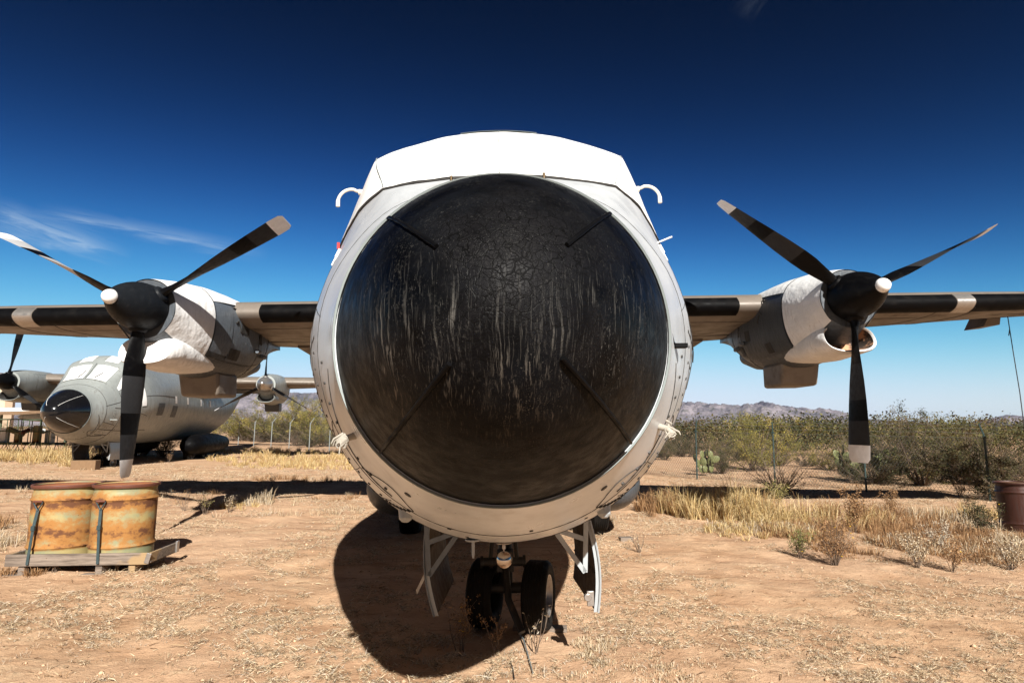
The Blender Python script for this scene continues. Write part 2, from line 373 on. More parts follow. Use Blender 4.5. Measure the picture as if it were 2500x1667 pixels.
def mountain_material():
    m = Mat('mountain_rock', .95, 0, .1)
    n = m.noise(.004, 9, .7); n2 = m.noise(.02, 6, .7)
    c = m.mix(m.rng(n, .35, .65), (.085, .08, .09), (.25, .22, .235)); c = m.mix(m.math('MULTIPLY', m.rng(n2, .5, .62), .6), c, (.07, .075, .05)); m.color(c); m.bump(n2, .8, 30)  # lilac cast of the haze put into the rock colour
    return m.m
M['mountain'] = mountain_material()
def attr_mat(name, rough=.7, trans=.0, gain=1.0):
    m = Mat(name, rough, 0, .25); a = m.n('ShaderNodeAttribute'); a.attribute_name = 'Col'
    m.color(a.outputs['Color'])
    if trans > 0:
        tr = m.n('ShaderNodeBsdfTranslucent'); m.put(tr.inputs[0], a.outputs['Color']); mx = m.n('ShaderNodeMixShader'); mx.inputs[0].default_value = trans
        o = [q for q in m.t.nodes if q.type == 'OUTPUT_MATERIAL'][0]
        m.t.links.new(m.b.outputs[0], mx.inputs[1]); m.t.links.new(tr.outputs[0], mx.inputs[2]); m.t.links.new(mx.outputs[0], o.inputs[0])
    return m.m
M['straw'] = attr_mat('dry_straw', .8, .15)
M['grass'] = attr_mat('dry_grass', .75, .25)
M['leaf'] = attr_mat('desert_leaf', .65, .2)
M['twig'] = painted('grey_brown_twig', (.12, .085, .06), (.05, .035, .025), .85)
M['cactus'] = painted('cactus_pad', (.115, .125, .045), (.25, .2, .08), .6, 0, .7, 8, False, .3)

#EOF_PART1
# ------------------------------------------------------------------ noise in numpy
def _h(ix, iy, s):
    v = np.sin(ix*127.1+iy*311.7+s*74.7)*43758.5453
    return v-np.floor(v)
def vn(x, y, s=0):
    x = np.asarray(x, float); y = np.asarray(y, float); ix = np.floor(x); iy = np.floor(y); fx = x-ix; fy = y-iy
    fx = fx*fx*(3-2*fx); fy = fy*fy*(3-2*fy)
    return (_h(ix, iy, s)*(1-fx)+_h(ix+1, iy, s)*fx)*(1-fy)+(_h(ix, iy+1, s)*(1-fx)+_h(ix+1, iy+1, s)*fx)*fy
def fbm(x, y, o=4, s=0):
    a = .5; t = 0; n = 0
    for i in range(o):
        t = t+a*vn(x*2**i+i*13.7, y*2**i-i*7.3, s+i); n += a; a *= .5
    return t/n
def gz(x, y):
    d = np.hypot(x, y); k = np.clip(1.2-d/60, .25, 1)
    return SLOPE*np.clip(x, -45, 45)+(.07*(fbm(x*.55, y*.55, 3, 3)-.5)+.05*(fbm(x*2.2, y*2.2, 3, 5)-.5)+.022*(fbm(x*9, y*9, 2, 8)-.5))*k

# ------------------------------------------------------------------ ground sheet
def axis(n_in, r_in, n_out, r_out):
    a = np.linspace(0, r_in, n_in); b = r_in*(r_out/r_in)**(np.arange(1, n_out+1)/n_out); p = np.concatenate([a, b]); return p
px_ = axis(190, 12, 60, 11000); X_ = np.concatenate([-px_[:0:-1], px_])
Y_ = np.concatenate([-px_[:0:-8][:40], axis(330, 22, 70, 11000)]); Y_ = np.unique(Y_)
gx, gy = np.meshgrid(X_, Y_); zz = gz(gx, gy)
nv, mv = gx.shape; ii = np.arange(nv*mv).reshape(nv, mv)
q = np.stack([ii[:-1, :-1], ii[:-1, 1:], ii[1:, 1:], ii[1:, :-1]], -1).reshape(-1, 4)
g = fast_mesh('ground', np.stack([gx, gy, zz], -1).reshape(-1, 3), q, M['ground'], smooth=True)
tag(g, 'dry reddish desert dirt strewn with straw', kind='structure')

# ------------------------------------------------------------------ mountains far away
def ridge_el(px):      # skyline height above the horizon in the photograph, as an angle table over azimuth
    xs = [-900, 0, 100, 250, 450, 600, 700, 800, 1000, 1300, 1500, 1690, 1740, 1800, 1860, 1920, 1960, 2020, 2090, 2150, 2230, 2330, 2400, 2450, 2500, 2700, 3200]
    hs = [20, 14, 26, 34, 40, 52, 58, 62, 60, 55, 48, 45, 40, 34, 41, 30, 27, 25, 14, 7, 5, 2, 10, 14, 9, 8, 12]
    return np.interp(px, xs, hs)/FPX
azs = np.radians(np.linspace(-56, 56, 900)); rr = np.linspace(0, 1, 60)
A_, R_ = np.meshgrid(azs, rr); rad = 4200+1700*R_
pxs = 1250+FPX*np.tan(A_)
ub = A_*38; nn = fbm(ub, R_*9, 6, 21); rd = 1-np.abs(2*fbm(ub*1.7+5, R_*6, 5, 31)-1)
prof = np.sin(np.clip(R_, 0, 1)*math.pi)**.8
sk = ridge_el(pxs)*5050/np.cos(A_)*1.0
hh = prof*sk*(.62+.38*rd)+(nn-.5)*36*prof
hh = np.where(prof < .02, -4, np.minimum(hh, 200))
nv, mv = A_.shape; ii = np.arange(nv*mv).reshape(nv, mv)
q = np.stack([ii[:-1, :-1], ii[:-1, 1:], ii[1:, 1:], ii[1:, :-1]], -1).reshape(-1, 4)
mo = fast_mesh('mountains', np.stack([rad*np.sin(A_), rad*np.cos(A_), hh*1.3], -1).reshape(-1, 3), q, M['mountain'], smooth=True)
tag(mo, 'hazy lilac desert mountain range on the horizon', kind='structure')

# ------------------------------------------------------------------ haze: one closed box of even air
hz = MB(); hz.box((0, 1200, 130), (24000, 24000, 270)); ho = hz.build('haze', M['ground'], smooth=False)
hm = bpy.data.materials.new('haze_air'); hm.use_nodes = True; ht = hm.node_tree
ht.nodes.remove(ht.nodes['Principled BSDF']); pv = ht.nodes.new('ShaderNodeVolumePrincipled'); pv.inputs['Density'].default_value = 1.8e-5; pv.inputs['Color'].default_value = (.30, .46, 1, 1); pv.inputs['Anisotropy'].default_value = 0
ht.links.new(pv.outputs[0], [x for x in ht.nodes if x.type == 'OUTPUT_MATERIAL'][0].inputs['Volume'])
ho.data.materials[0] = hm; tag(ho, 'thin blue air over the desert', kind='stuff'); ho.display_type = 'WIRE'

# ------------------------------------------------------------------ blades of straw and grass
def blade_arrays(P, D, W, C, droop=.25, up=0.0):
    """P base, D tip offset, W width, C colour -> verts(5N), tris(3N), colours"""
    N = len(P); L = np.linalg.norm(D, axis=1, keepdims=True)+1e-9
    s = np.cross(D, rng.normal(size=(N, 3))); s /= np.linalg.norm(s, axis=1, keepdims=True)+1e-9
    w_ = W[:, None]
    mid = P+D*.55+np.array([0, 0, 1])*L*droop*.5; tip = P+D-np.array([0, 0, 1])*L*droop*.3
    v = np.stack([P-s*w_*.5, P+s*w_*.5, mid-s*w_*.38, mid+s*w_*.38, tip], 1)
    b = np.arange(N)[:, None, None]*5
    t = (b+np.array([[[0, 1, 3], [0, 3, 2], [2, 3, 4]]])).reshape(-1, 3)
    c = np.repeat(C[:, None, :], 5, 1)
    return v.reshape(-1, 3), t, c.reshape(-1, 3)
def join(parts):
    vs, fs, cs = [], [], []; o = 0
    for v, f, c in parts: vs.append(v); fs.append(f+o); cs.append(c); o += len(v)
    return np.concatenate(vs), np.concatenate(fs), np.concatenate(cs)
PAL = {'straw': [(.50, .40, .265), (.56, .46, .32), (.40, .30, .185), (.24, .17, .10), (.46, .40, .32)],
       'gold': [(.50, .37, .16), (.42, .28, .11), (.58, .46, .25), (.28, .16, .07), (.52, .40, .22)],
       'olive': [(.22, .20, .06), (.30, .26, .09), (.36, .29, .11), (.15, .15, .05)],
       'brown': [(.24, .13, .06), (.30, .17, .08), (.18, .10, .05), (.36, .22, .11)],
       'grey': [(.42, .36, .28), (.34, .28, .22), (.50, .43, .33)],
       'green': [(.085, .11, .03), (.13, .15, .045), (.18, .18, .06)]}
def pick(pal, n, jit=.15):
    p = np.array(PAL[pal]); c = p[rng.integers(0, len(p), n)]*(1+jit*rng.normal(size=(n, 1))); return np.clip(c, .01, .9)
def tuft(x, y, n, h, spread, pal, width=.004, lean=.5, droop=.25, lean_dir=None):
    r = spread*np.sqrt(rng.random(n))*.6; a = rng.random(n)*2*math.pi
    P = np.stack([x+r*np.cos(a), y+r*np.sin(a), np.zeros(n)], 1); P[:, 2] = gz(P[:, 0], P[:, 1])-.01
    tl = lean*rng.random(n); az_ = a+rng.normal(size=n)*.7; L = h*(.45+.55*rng.random(n))
    D = np.stack([np.cos(az_)*tl, np.sin(az_)*tl, np.ones(n)], 1); D /= np.linalg.norm(D, axis=1, keepdims=True); D *= L[:, None]
    if lean_dir is not None: D[:, :2] += np.array(lean_dir)*L[:, None]
    return blade_arrays(P, D, width*(.6+.8*rng.random(n)), pick(pal, n), droop)

# straw litter lying on the dirt
N = 1500000
yy = 3.3+(24-3.3)*rng.random(N)**1.9; xx = (rng.random(N)*2-1)*(yy*.95+.8)
mask = fbm(xx*.75+3, yy*.75, 5, 41)*.55+fbm(xx*3.4, yy*3.4, 4, 43)*.45
keep = (rng.random(N) < np.clip((mask-.478)*15, .012, 1))
TW = 0
fcl = fbm(xx*16, yy*16, 2, 47); keep &= rng.random(N) < np.clip((fcl-.42)*5, .03, 1)
xx, yy = xx[keep], yy[keep]; n = len(xx)
P = np.stack([xx, yy, gz(xx, yy)+.002+.024*rng.random(n)*np.clip((fbm(xx*16, yy*16, 2, 47)-.45)*5, .05, 1.3)], 1)
a = rng.random(n)*2*math.pi; L = (.010+.030*rng.random(n)**2+.06*(rng.random(n) < .04))*(1+.03*yy)
D = np.stack([np.cos(a)*L, np.sin(a)*L, (rng.random(n)-.25)*.9*L], 1)
C = pick('straw', n); dk = rng.random(n) < .22; C[dk] *= .4
st = blade_arrays(P, D, (.0014+.0022*rng.random(n))*(1+.07*yy), C, .15)
o = fast_mesh('straw_litter', *st[:2], M['straw'], st[2]); tag(o, 'dead straw litter scattered over the dirt', kind='stuff')
print('straw', n)
n = 2600; ty_ = 3.3+18*rng.random(n)**1.7; tx_ = (rng.random(n)*2-1)*(ty_*.95+.8); P = np.stack([tx_, ty_, gz(tx_, ty_)+.006+.012*rng.random(n)], 1); a = rng.random(n)*6.28; L = .04+.13*rng.random(n)**2
D = np.stack([np.cos(a)*L, np.sin(a)*L, (rng.random(n)-.3)*.25*L], 1); C = pick('brown', n)*.5; C[::3] = pick('straw', len(C[::3]))
tw_ = blade_arrays(P, D, .004+.004*rng.random(n), C, .12); tag(fast_mesh('twig_litter', *tw_[:2], M['straw'], tw_[2]), 'dark twigs and long stems lying on the dirt', kind='stuff')
# pebbles and crumbs
N = 9000; yy = 3.3+20*rng.random(N)**1.8; xx = (rng.random(N)*2-1)*(yy*.95+.6); r = .003+.022*rng.random(N)**7
oc = np.array([(1, 0, 0), (0, 1, 0), (-1, 0, 0), (0, -1, 0), (0, 0, 1), (0, 0, -1)], float); of = np.array([(0, 1, 4), (1, 2, 4), (2, 3, 4), (3, 0, 4), (1, 0, 5), (2, 1, 5), (3, 2, 5), (0, 3, 5)])
v = oc[None]*r[:, None, None]*(.6+.7*rng.random((N, 6, 1))); v[..., 2] *= .7; v += np.stack([xx, yy, gz(xx, yy)+r*.2], 1)[:, None]
f = (np.arange(N)[:, None, None]*6+of[None]).reshape(-1, 3); c = np.repeat(np.array([(.42, .28, .18)])*(.6+.9*rng.random((N, 1))), 6, 0)
tag(fast_mesh('gravel', v.reshape(-1, 3), f, M['straw'], c), 'small pebbles and dirt crumbs', kind='stuff')

# short tufts strewn over the yard
parts = []
def scatter_tufts(n, y0, y1, pal, h, cnt, spread, thr, seed, w_=.003, lean=1.2):
    k = 0
    while k < n:
        y = y0+(y1-y0)*random.random()**1.5; x = (random.random()*2-1)*(y*.95+.6)
        if float(fbm(x*.8, y*.8, 3, seed)) < thr: continue
        if -1.6 < x < .9 and 3.9 < y < 12: continue
        parts.append(tuft(x, y, cnt, h*(.6+.8*random.random()), spread, pal, w_, lean)); k += 1
scatter_tufts(240, 3.6, 12, 'straw', .06, 30, .07, .50, 41, .0022, 2.2)
scatter_tufts(160, 3.6, 12, 'grey', .05, 26, .08, .50, 41, .0022, 2.6)
scatter_tufts(60, 4, 13, 'brown', .06, 22, .05, .42, 51, .0022, 1.8)
scatter_tufts(420, 11, 26, 'straw', .16, 26, .16, .46, 61, .005, 1.2)
scatter_tufts(160, 12, 26, 'brown', .16, 26, .16, .46, 65, .005, 1.2)
v, f, c = join(parts); tag(fast_mesh('short_grass', v, f, M['grass'], c), 'short dead grass tufts across the yard', kind='stuff')

# tall dry grass stands
def stand(name, label, blobs):
    parts = []
    for (x, y, rx, ry, n, h, pal, k) in blobs:
        for _ in range(n):
            a = random.random()*2*math.pi; q_ = math.sqrt(random.random())
            if float(fbm((x+math.cos(a)*q_*rx)*1.7, (y+math.sin(a)*q_*ry)*1.7, 3, 77)) < .44: continue
            tx, ty = x+math.cos(a)*q_*rx, y+math.sin(a)*q_*ry
            hh_ = h*(1-.45*q_)*(.55+.8*random.random())*(1.2 if name == 'tall_grass' else 1)
            parts.append(tuft(tx, ty, k, hh_, .10, pal, .0034+.0003*ty, .85, .35))
    v, f, c = join(parts); tag(fast_mesh(name, v, f, M['grass'], c), label, kind='stuff')
stand('tall_grass', 'tall golden dry grass beside the right propeller', [
    (3.15, 12.6, .75, .7, 110, .55, 'brown', 26), (3.5, 12.4, .6, .5, 40, .62, 'gold', 22), (4.5, 12.2, 1.35, 1.0, 330, .72, 'gold', 26), (4.2, 13.0, .7, .5, 50, .95, 'olive', 10), (4.3, 11.2, 1.0, .6, 120, .40, 'gold', 24),
    (5.6, 11.6, 1.6, 1.1, 220, .55, 'gold', 20), (6.9, 12.0, 1.6, 1.0, 150, .48, 'brown', 20), (5.6, 10.3, 1.5, .8, 130, .30, 'brown', 22), (6.6, 10.6, 1.5, .8, 120, .34, 'brown', 22), (8.2, 11.8, 1.1, 1.1, 80, .40, 'straw', 20),
    (7.9, 9.8, 1.3, .9, 200, .26, 'brown', 22), (8.3, 9.2, .9, .8, 110, .36, 'straw', 22), (5.0, 9.4, 1.2, .8, 200, .20, 'brown', 20), (6.5, 9.3, 1.5, .8, 150, .22, 'straw', 20), (6.3, 9.5, 1.5, .8, 130, .26, 'brown', 20), (5.8, 8.6, 1.6, .5, 120, .12, 'brown', 18), (7.4, 8.7, 1.4, .5, 110, .14, 'brown', 18), (4.2, 10.2, 1.0, .8, 160, .22, 'gold', 20), (4.3, 10.5, 1.1, .5, 90, .22, 'straw', 22), (9.5, 12.6, .7, .6, 40, .4, 'gold', 20)])
stand('golden_grass', 'golden grass in front of the distant fence', [
    (-9.2, 27, 4.2, 2.4, 420, .50, 'gold', 22), (-8.0, 23.5, 3.2, 1.6, 260, .34, 'gold', 22), (-13, 33, 4, 3, 240, .5, 'gold', 20), (-6.5, 30, 3, 3, 160, .4, 'gold', 20), (-6.3, 17.8, 1.6, .5, 40, .30, 'brown', 20),
    (-18.4, 24.5, 2.4, 2.0, 330, .75, 'gold', 22), (-21, 26, 2.5, 2.5, 160, .7, 'gold', 20), (-15.6, 22.2, 1.0, .8, 80, .45, 'gold', 22)])
stand('pale_grass', 'pale dead grass beside the rusty drums', [
    (-7.0, 8.1, .55, .6, 70, .32, 'straw', 22), (-7.7, 9.6, 1.0, 1.0, 110, .30, 'brown', 22), (-7.6, 7.2, .5, .6, 60, .30, 'straw', 22), (-5.1, 12.8, .9, .5, 60, .34, 'straw', 18), (-5.4, 12.0, .8, .5, 60, .22, 'gold', 18), (-4.9, 6.95, .16, .12, 10, .16, 'straw', 22), (-5.4, 6.8, .5, .12, 16, .15, 'brown', 22), (-3.4, 13.5, 1.2, .3, 30, .2, 'brown', 16)])
stand('flattened_grass', 'short flattened grass in front of the nose wheel', [
    (.66, 4.86, .16, .30, 40, .085, 'straw', 30), (1.0, 4.5, .5, .35, 70, .055, 'straw', 30), (-.5, 4.7, .7, .45, 60, .06, 'grey', 26), (.1, 4.35, .5, .2, 18, .07, 'straw', 26), (-2.3, 4.1, .6, .3, 70, .06, 'straw', 30), (.75, 5.8, .3, .4, 20, .05, 'straw', 26)])

# ------------------------------------------------------------------ shrubs
def shrub_proto(seed, h=2.0, wid=1.2, stems=16, leaves=6000, pal='olive', leaf=.03, bare=.0, upright=.6):
    rs = random.Random(seed); g_ = np.random.default_rng(seed); mb = MB(); tips = []
    for i in range(stems):
        a = rs.random()*2*math.pi; tilt = rs.random()**.7*(1.05-.35*upright)*wid/h*1.3; L = h*(.65+.4*rs.random())
        d = Vector((math.cos(a)*math.sin(tilt), math.sin(a)*math.sin(tilt), math.cos(tilt))); p = Vector((math.cos(a)*.08, math.sin(a)*.08, -.05)); pts = [p.copy()]
        for k in range(5):
            d = (d+Vector((rs.gauss(0, .16), rs.gauss(0, .16), rs.gauss(.03, .1)))).normalized(); p = p+d*L/5; pts.append(p.copy())
        mb.tube(pts, [.022*h/2*(1-.15*k) for k in range(6)], 3, False)
        for t in range(9):
            k = 1+int(rs.random()*4.99); q0 = pts[k]; dd = (d+Vector((rs.gauss(0, .65), rs.gauss(0, .65), rs.gauss(.05, .45)))).normalized(); l = L*(.16+.22*rs.random())
            q1 = q0+dd*l*.5+Vector((rs.gauss(0, .03), rs.gauss(0, .03), 0)); q2 = q1+(dd+Vector((rs.gauss(0, .3), rs.gauss(0, .3), .1)))*l*.5
            if q2.z < .12: q2.z = .12+rs.random()*.2
            mb.tube([q0, q1, q2], [.007*h/2, .005*h/2, .003*h/2], 3, False)
            tips.append((q1, q2, rs.random()))
    N = leaves; k = g_.integers(0, len(tips), N); t = g_.random(N)
    A = np.array([tuple(x[0]) for x in tips]); B = np.array([tuple(x[1]) for x in tips]); tn = np.array([x[2] for x in tips])
    P = A[k]*(1-t[:, None])+B[k]*t[:, None]+g_.normal(size=(N, 3))*.055*h/2; P[:, 2] = np.abs(P[:, 2])
    u = g_.normal(size=(N, 3)); u /= np.linalg.norm(u, axis=1, keepdims=True); v_ = np.cross(u, g_.normal(size=(N, 3))); v_ /= np.linalg.norm(v_, axis=1, keepdims=True)
    sz = leaf*(.5+g_.random((N, 1)))
    V = np.stack([P-u*sz, P-v_*sz*.42, P+u*sz, P+v_*sz*.42], 1).reshape(-1, 3); F = np.arange(N*4).reshape(-1, 4)
    pl = np.array(PAL[pal]); C = pl[(tn[k]*len(pl)).astype(int) % len(pl)]*(.7+.6*tn[k][:, None])*(1+.15*g_.normal(size=(N, 1))); C = np.repeat(np.clip(C, .01, .8), 4, 0)
    return mb, (V, F, C)
PAL['mesq'] = [(.055, .058, .018), (.085, .08, .025), (.035, .04, .015), (.11, .09, .03), (.07, .048, .022)]
PAL['yellow'] = [(.20, .18, .042), (.15, .135, .035), (.26, .21, .055)]
PAL['dark'] = [(.035, .038, .015), (.055, .052, .022), (.08, .06, .03)]
PAL['deadb'] = [(.17, .12, .08), (.22, .15, .10), (.28, .2, .13)]
protos = {}
def proto(kind):
    if kind in protos: return protos[kind]
    K = {'creosote': dict(seed=11, h=2.0, wid=1.5, stems=26, leaves=21000, pal='mesq', leaf=.018, upright=.5), 'mesquite': dict(seed=23, h=2.3, wid=2.0, stems=22, leaves=20000, pal='yellow', leaf=.021, upright=.3),
         'dark': dict(seed=5, h=1.8, wid=1.6, stems=24, leaves=17000, pal='dark', leaf=.020, upright=.3), 'bare': dict(seed=9, h=1.2, wid=1.1, stems=40, leaves=1500, pal='deadb', leaf=.014, upright=.3), 'grassy': dict(seed=3, h=1.0, wid=.9, stems=40, leaves=1800, pal='olive', leaf=.02, upright=.7)}[kind]
    mb, lf = shrub_proto(**K); protos[kind] = (K['h'], mb, lf); return protos[kind]
meshes = {}
def shrub(kind, x, y, h, label, cat='shrub', group=None, sx=1.0, name='desert_shrub', rz=None):
    H, mb, lf = proto(kind); r = empty(name, (x, y, float(gz(x, y))-.02), random.random()*6.3 if rz is None else rz); s_ = h/H; r.scale = (s_*sx, s_*sx, s_)
    if kind not in meshes:
        a = mb.build('stems', M['twig'], r, smooth=False, recalc=False); b = fast_mesh('foliage', *lf[:2], M['leaf'], lf[2], r); meshes[kind] = (a.data, b.data)
    else:
        for nme, me in zip(('stems', 'foliage'), meshes[kind]):
            o_ = bpy.data.objects.new(nme, me); COL.objects.link(o_); o_.parent = r
    return tag(r, label, cat, group)
# the fence line runs from the far left to the right edge
FA, FB = ground(1702, 1169), ground(2418, 1222)
fdir = (FB-FA); fdir.z = 0; fdir.normalize(); fn = Vector((-fdir.y, fdir.x, 0))
if fn.y < 0: fn = -fn                                  # away from the camera
G = 'desert shrubs beyond the chain link fence'
def fp(s, off): p = FA+fdir*s+fn*off; return p.x, p.y
KL = {'creosote': 'olive creosote bush growing in the band of scrub beyond the fence', 'mesquite': 'yellow green feathery bush growing in the scrub beyond the fence', 'dark': 'dark leafy low bush in the scrub beyond the fence', 'bare': 'leafless grey brown bush on bare dirt beyond the fence'}
KA = {'creosote': 'olive bush', 'mesquite': 'yellow green feathery bush', 'dark': 'dark leafy bush', 'bare': 'leafless brown bush'}
rs = random.Random(4)
for i in range(130):
    s_ = -62+78*rs.random(); off = 2.6+15*rs.random()**1.2
    if s_ > 4: off = 2.2+12*rs.random()
    x, y = fp(s_, off); kind = rs.choice(['creosote', 'creosote', 'dark', 'mesquite', 'dark', 'bare'])
    if off < 5 and kind != 'bare' and rs.random() < .6: kind = 'bare'
    h = {'creosote': 1.45, 'mesquite': 1.7, 'dark': 1.3, 'bare': .85}[kind]*(.8+.4*rs.random())
    if s_ < -20: h *= 1.25
    h *= (.75 if rs.random() < .5 else 1.1)
    ppx = 1250+x/(y*.99)*FPX
    if ppx > 2640 or ppx < 380 or (880 < ppx < 1540 and i % 2): continue
    reg = 'left of the nose ring' if ppx < 880 else 'hidden behind the big aircraft' if ppx < 1540 else 'right of the nose ring' if ppx < 1702 else 'between first and second right posts' if ppx < 1893 else 'between second and third right posts' if ppx < 2123 else 'left of the last right post' if ppx < 2418 else 'right of the last fence post'
    dep = 'close behind fence' if off < 6 else 'farther back' if off < 11 else 'deep in the scrub'
    sz_ = 'tall' if h > 1.6 else 'middling' if h > 1.1 else 'low'; shrub(kind, x, y, h, sz_+' '+KA[kind]+', '+dep+', '+reg, 'shrub', '%s %s shrubs %s %s' % (sz_, kind, dep, reg), 1.15)
def gx_(px, y): d = ray(px, 1040); return d.x/d.y*y
shrub('mesquite', gx_(1835, 26), 26, 2.7, 'tall bright yellow green bush between the first two fence posts right of the nose', name='palo_verde_bush')
shrub('creosote', gx_(2240, 20), 20, 2.2, 'tall green creosote with upright stems just right of the hanging propeller blade', sx=1.2, name='creosote_bush')
shrub('dark', gx_(2330, 21), 21, 1.95, 'dark bush with bare twigs between the last two right fence posts', name='mesquite_bush')
shrub('dark', gx_(2475, 16), 16, 1.8, 'large dark leafy bush behind the fence at the right edge', sx=1.3, name='mesquite_bush')
shrub('bare', gx_(1893, 17.4), 17.4, 1.0, 'leafless dark bush tangled in the foot of the second fence post', sx=1.2, name='bare_bush')
shrub('bare', gx_(2120, 24), 24, 1.7, 'brown bare thicket behind the hanging propeller blade', sx=1.3, name='bare_bush')
shrub('mesquite', gx_(700, 52), 52, 4.3, 'rounded yellow green mesquite tree behind the distant left fence', 'tree', sx=1.2, name='mesquite_tree')
shrub('mesquite', gx_(790, 50), 50, 3.5, 'olive mesquite tree half hidden by the white nose ring', 'tree', sx=1.2, name='mesquite_tree')
shrub('mesquite', gx_(600, 54), 54, 3.4, 'low spreading mesquite tree left of the rounded one', 'tree', sx=1.6, name='mesquite_tree')
shrub('creosote', -18.0, 29.5, 1.9, 'dark green weeds grown up against the storage racks', name='tall_weeds')
shrub('creosote', -16.2, 28.0, 1.4, 'lower dark weeds between the racks and the parked aircraft', name='tall_weeds')
shrub('dark', -20.5, 29.0, 1.3, 'dark weeds at the foot of the left storage rack', name='tall_weeds')
# far scrub, one mass
N = 1900; vs_, fs_, cs_ = [], [], []
yy = 42+260*rng.random(N)**1.6; xx = (rng.random(N)*2-1)*yy*1.05
fx_ = np.array([(p_[0]-FA.x)*fn.x+(p_[1]-FA.y)*fn.y for p_ in zip(xx, yy)]); k = fx_ > 12; xx, yy = xx[k], yy[k]; n = len(xx)
m_ = 240; cen = np.stack([xx, yy, np.zeros(n)], 1); sc_ = (1.1+1.5*rng.random(n))
off = rng.normal(size=(n, m_, 3))*np.array([.5, .5, .0])+np.array([0, 0, 1])*rng.random((n, m_, 1))*np.array([0, 0, 1.1])
P = (cen[:, None]+off*sc_[:, None, None]).reshape(-1, 3); Nq = len(P)
u = rng.normal(size=(Nq, 3)); u /= np.linalg.norm(u, axis=1, keepdims=True); v_ = np.cross(u, rng.normal(size=(Nq, 3))); v_ /= np.linalg.norm(v_, axis=1, keepdims=True)
sz = .085*(.5+rng.random((Nq, 1)))
V = np.stack([P-u*sz, P-v_*sz*.6, P+u*sz, P+v_*sz*.6], 1).reshape(-1, 3); F = np.arange(Nq*4).reshape(-1, 4)
cc = np.array(PAL['mesq'])[rng.integers(0, 5, n)]*(.7+.6*rng.random((n, 1))); C = np.repeat(np.repeat(cc, m_, 0)*(1+.15*rng.normal(size=(Nq, 1))), 4, 0)
tag(fast_mesh('distant_scrub', V, F, M['leaf'], np.clip(C, .01, .8)), 'far desert scrub running to the foot of the mountains', kind='stuff')

# prickly pear
def pear(px, y, n, w_, label, seed):
    rs = random.Random(seed); cx = gx_(px, y); mb = MB()
    for i in range(n):
        bx, by, bz = cx+rs.gauss(0, w_*.6), y+rs.gauss(0, .12), 0
        for lvl in range(rs.choice((2, 3, 3, 4))):
            r_ = .11+.05*rs.random(); tilt = rs.gauss(0, .5); yw = rs.random()*3.14; Mx = Matrix.Rotation(yw, 3, 'Z') @ Matrix.Rotation(tilt, 3, 'Y')
            up = Mx @ Vector((0, 0, 1)); c = Vector((bx, by, bz))+up*r_*1.05
            vs = []; fs = []; nu, nw = 6, 10
            for a in range(nu+1):
                th = math.pi*a/nu
                for b in range(nw):
                    ph = 2*math.pi*b/nw; vs.append(c+Mx @ Vector((math.sin(th)*math.cos(ph)*r_*.85, math.sin(th)*math.sin(ph)*.022, math.cos(th)*r_*1.15)))
            for a in range(nu):
                for b in range(nw): fs.append((a*nw+b, a*nw+(b+1) % nw, (a+1)*nw+(b+1) % nw, (a+1)*nw+b))
            mb.add(vs, fs); q_ = c+up*r_*.9; bx, by, bz = q_.x, q_.y, q_.z
    tag(mb.build('prickly_pear', M['cactus']), label, 'cactus')
pear(2060, 21.5, 16, .35, 'prickly pear clump left of the fence post under the hanging blade', 1)
pear(2165, 21.8, 34, .60, 'wide prickly pear clump right of the hanging blade tip', 2)
pear(1722, 22.8, 6, .14, 'small upright prickly pear beside the first right fence post', 3)

# ------------------------------------------------------------------ chain link fence
fe = empty('chain_link_fence', FA, math.atan2(fdir.y, fdir.x), 0, math.atan(-SLOPE*fdir.x)); tag(fe, 'long chain link fence with barbed wire on slanted arms around the yard', 'fence')
inv = fe.matrix_basis.inverted()
FH = 1.62
s0, s1 = -75.0, 14.0
wm_ = MB(); stp = .085; 
def thin(mb, a, b, r):
    a, b = Vector(a), Vector(b); t = (b-a).normalized(); u = t.cross(Vector((0, 1, 0))); u.normalize(); w2 = Vector((0, 1, 0)); 
    vs = []
    for p in (a, b): vs += [p+u*r, p-u*r*.5+w2*r*.87, p-u*r*.5-w2*r*.87]
    mb.add(vs, [(0, 1, 4, 3), (1, 2, 5, 4), (2, 0, 3, 5)])
s_ = -24.0
while s_ < s1:
    thin(wm_, (s_, .002, .03), (s_+FH*.62, .002, FH), .0036); thin(wm_, (s_+FH*.62, -.002, .03), (s_, -.002, FH), .0036); s_ += stp
wm_.build('wire_mesh', M['wire'], fe, smooth=False, recalc=False)
wm2 = MB(); s_ = s0
while s_ < -24:
    thin(wm2, (s_, .002, .03), (s_+FH*.62, .002, FH), .0022); thin(wm2, (s_+FH*.62, -.002, .03), (s_, -.002, FH), .0022); s_ += .17
wm2.build('wire_mesh', M['wire'], fe, smooth=False, recalc=False)
bw = MB()
fl = (inv.to_3x3() @ Vector((0, -1, 0)))
sgn = 1 if (inv.to_3x3() @ fn).y > 0 else -1
arm = Vector((-.10, sgn*.30, .33))
for k, (fr, z_) in enumerate(((.33, 0), (.66, 0), (.98, 0))):
    a0 = Vector((0, 0, FH+.02))+arm*fr; pts = []
    s_ = s0
    while s_ <= s1: pts.append(Vector((s_, a0.y, a0.z+.012*math.sin(s_*2.1)+.008*math.sin(s_*5+k)))); s_ += .75
    bw.tube(pts, .0050, 3, False)
    s_ = -26
    while s_ < s1:
        for _ in range(2): thin(bw, (s_, a0.y-.02, a0.z-.018), (s_+.02*(1 if _ else -1), a0.y+.02, a0.z+.018), .0026)
        s_ += .16
bw.build('barbed_wire', M['wire'], fe, smooth=False, recalc=False)
tr = MB(); tr.tube([(s0, 0, FH), (s1, 0, FH)], .004, 4); tr.build('top_wire', M['wire'], fe)
ps = []
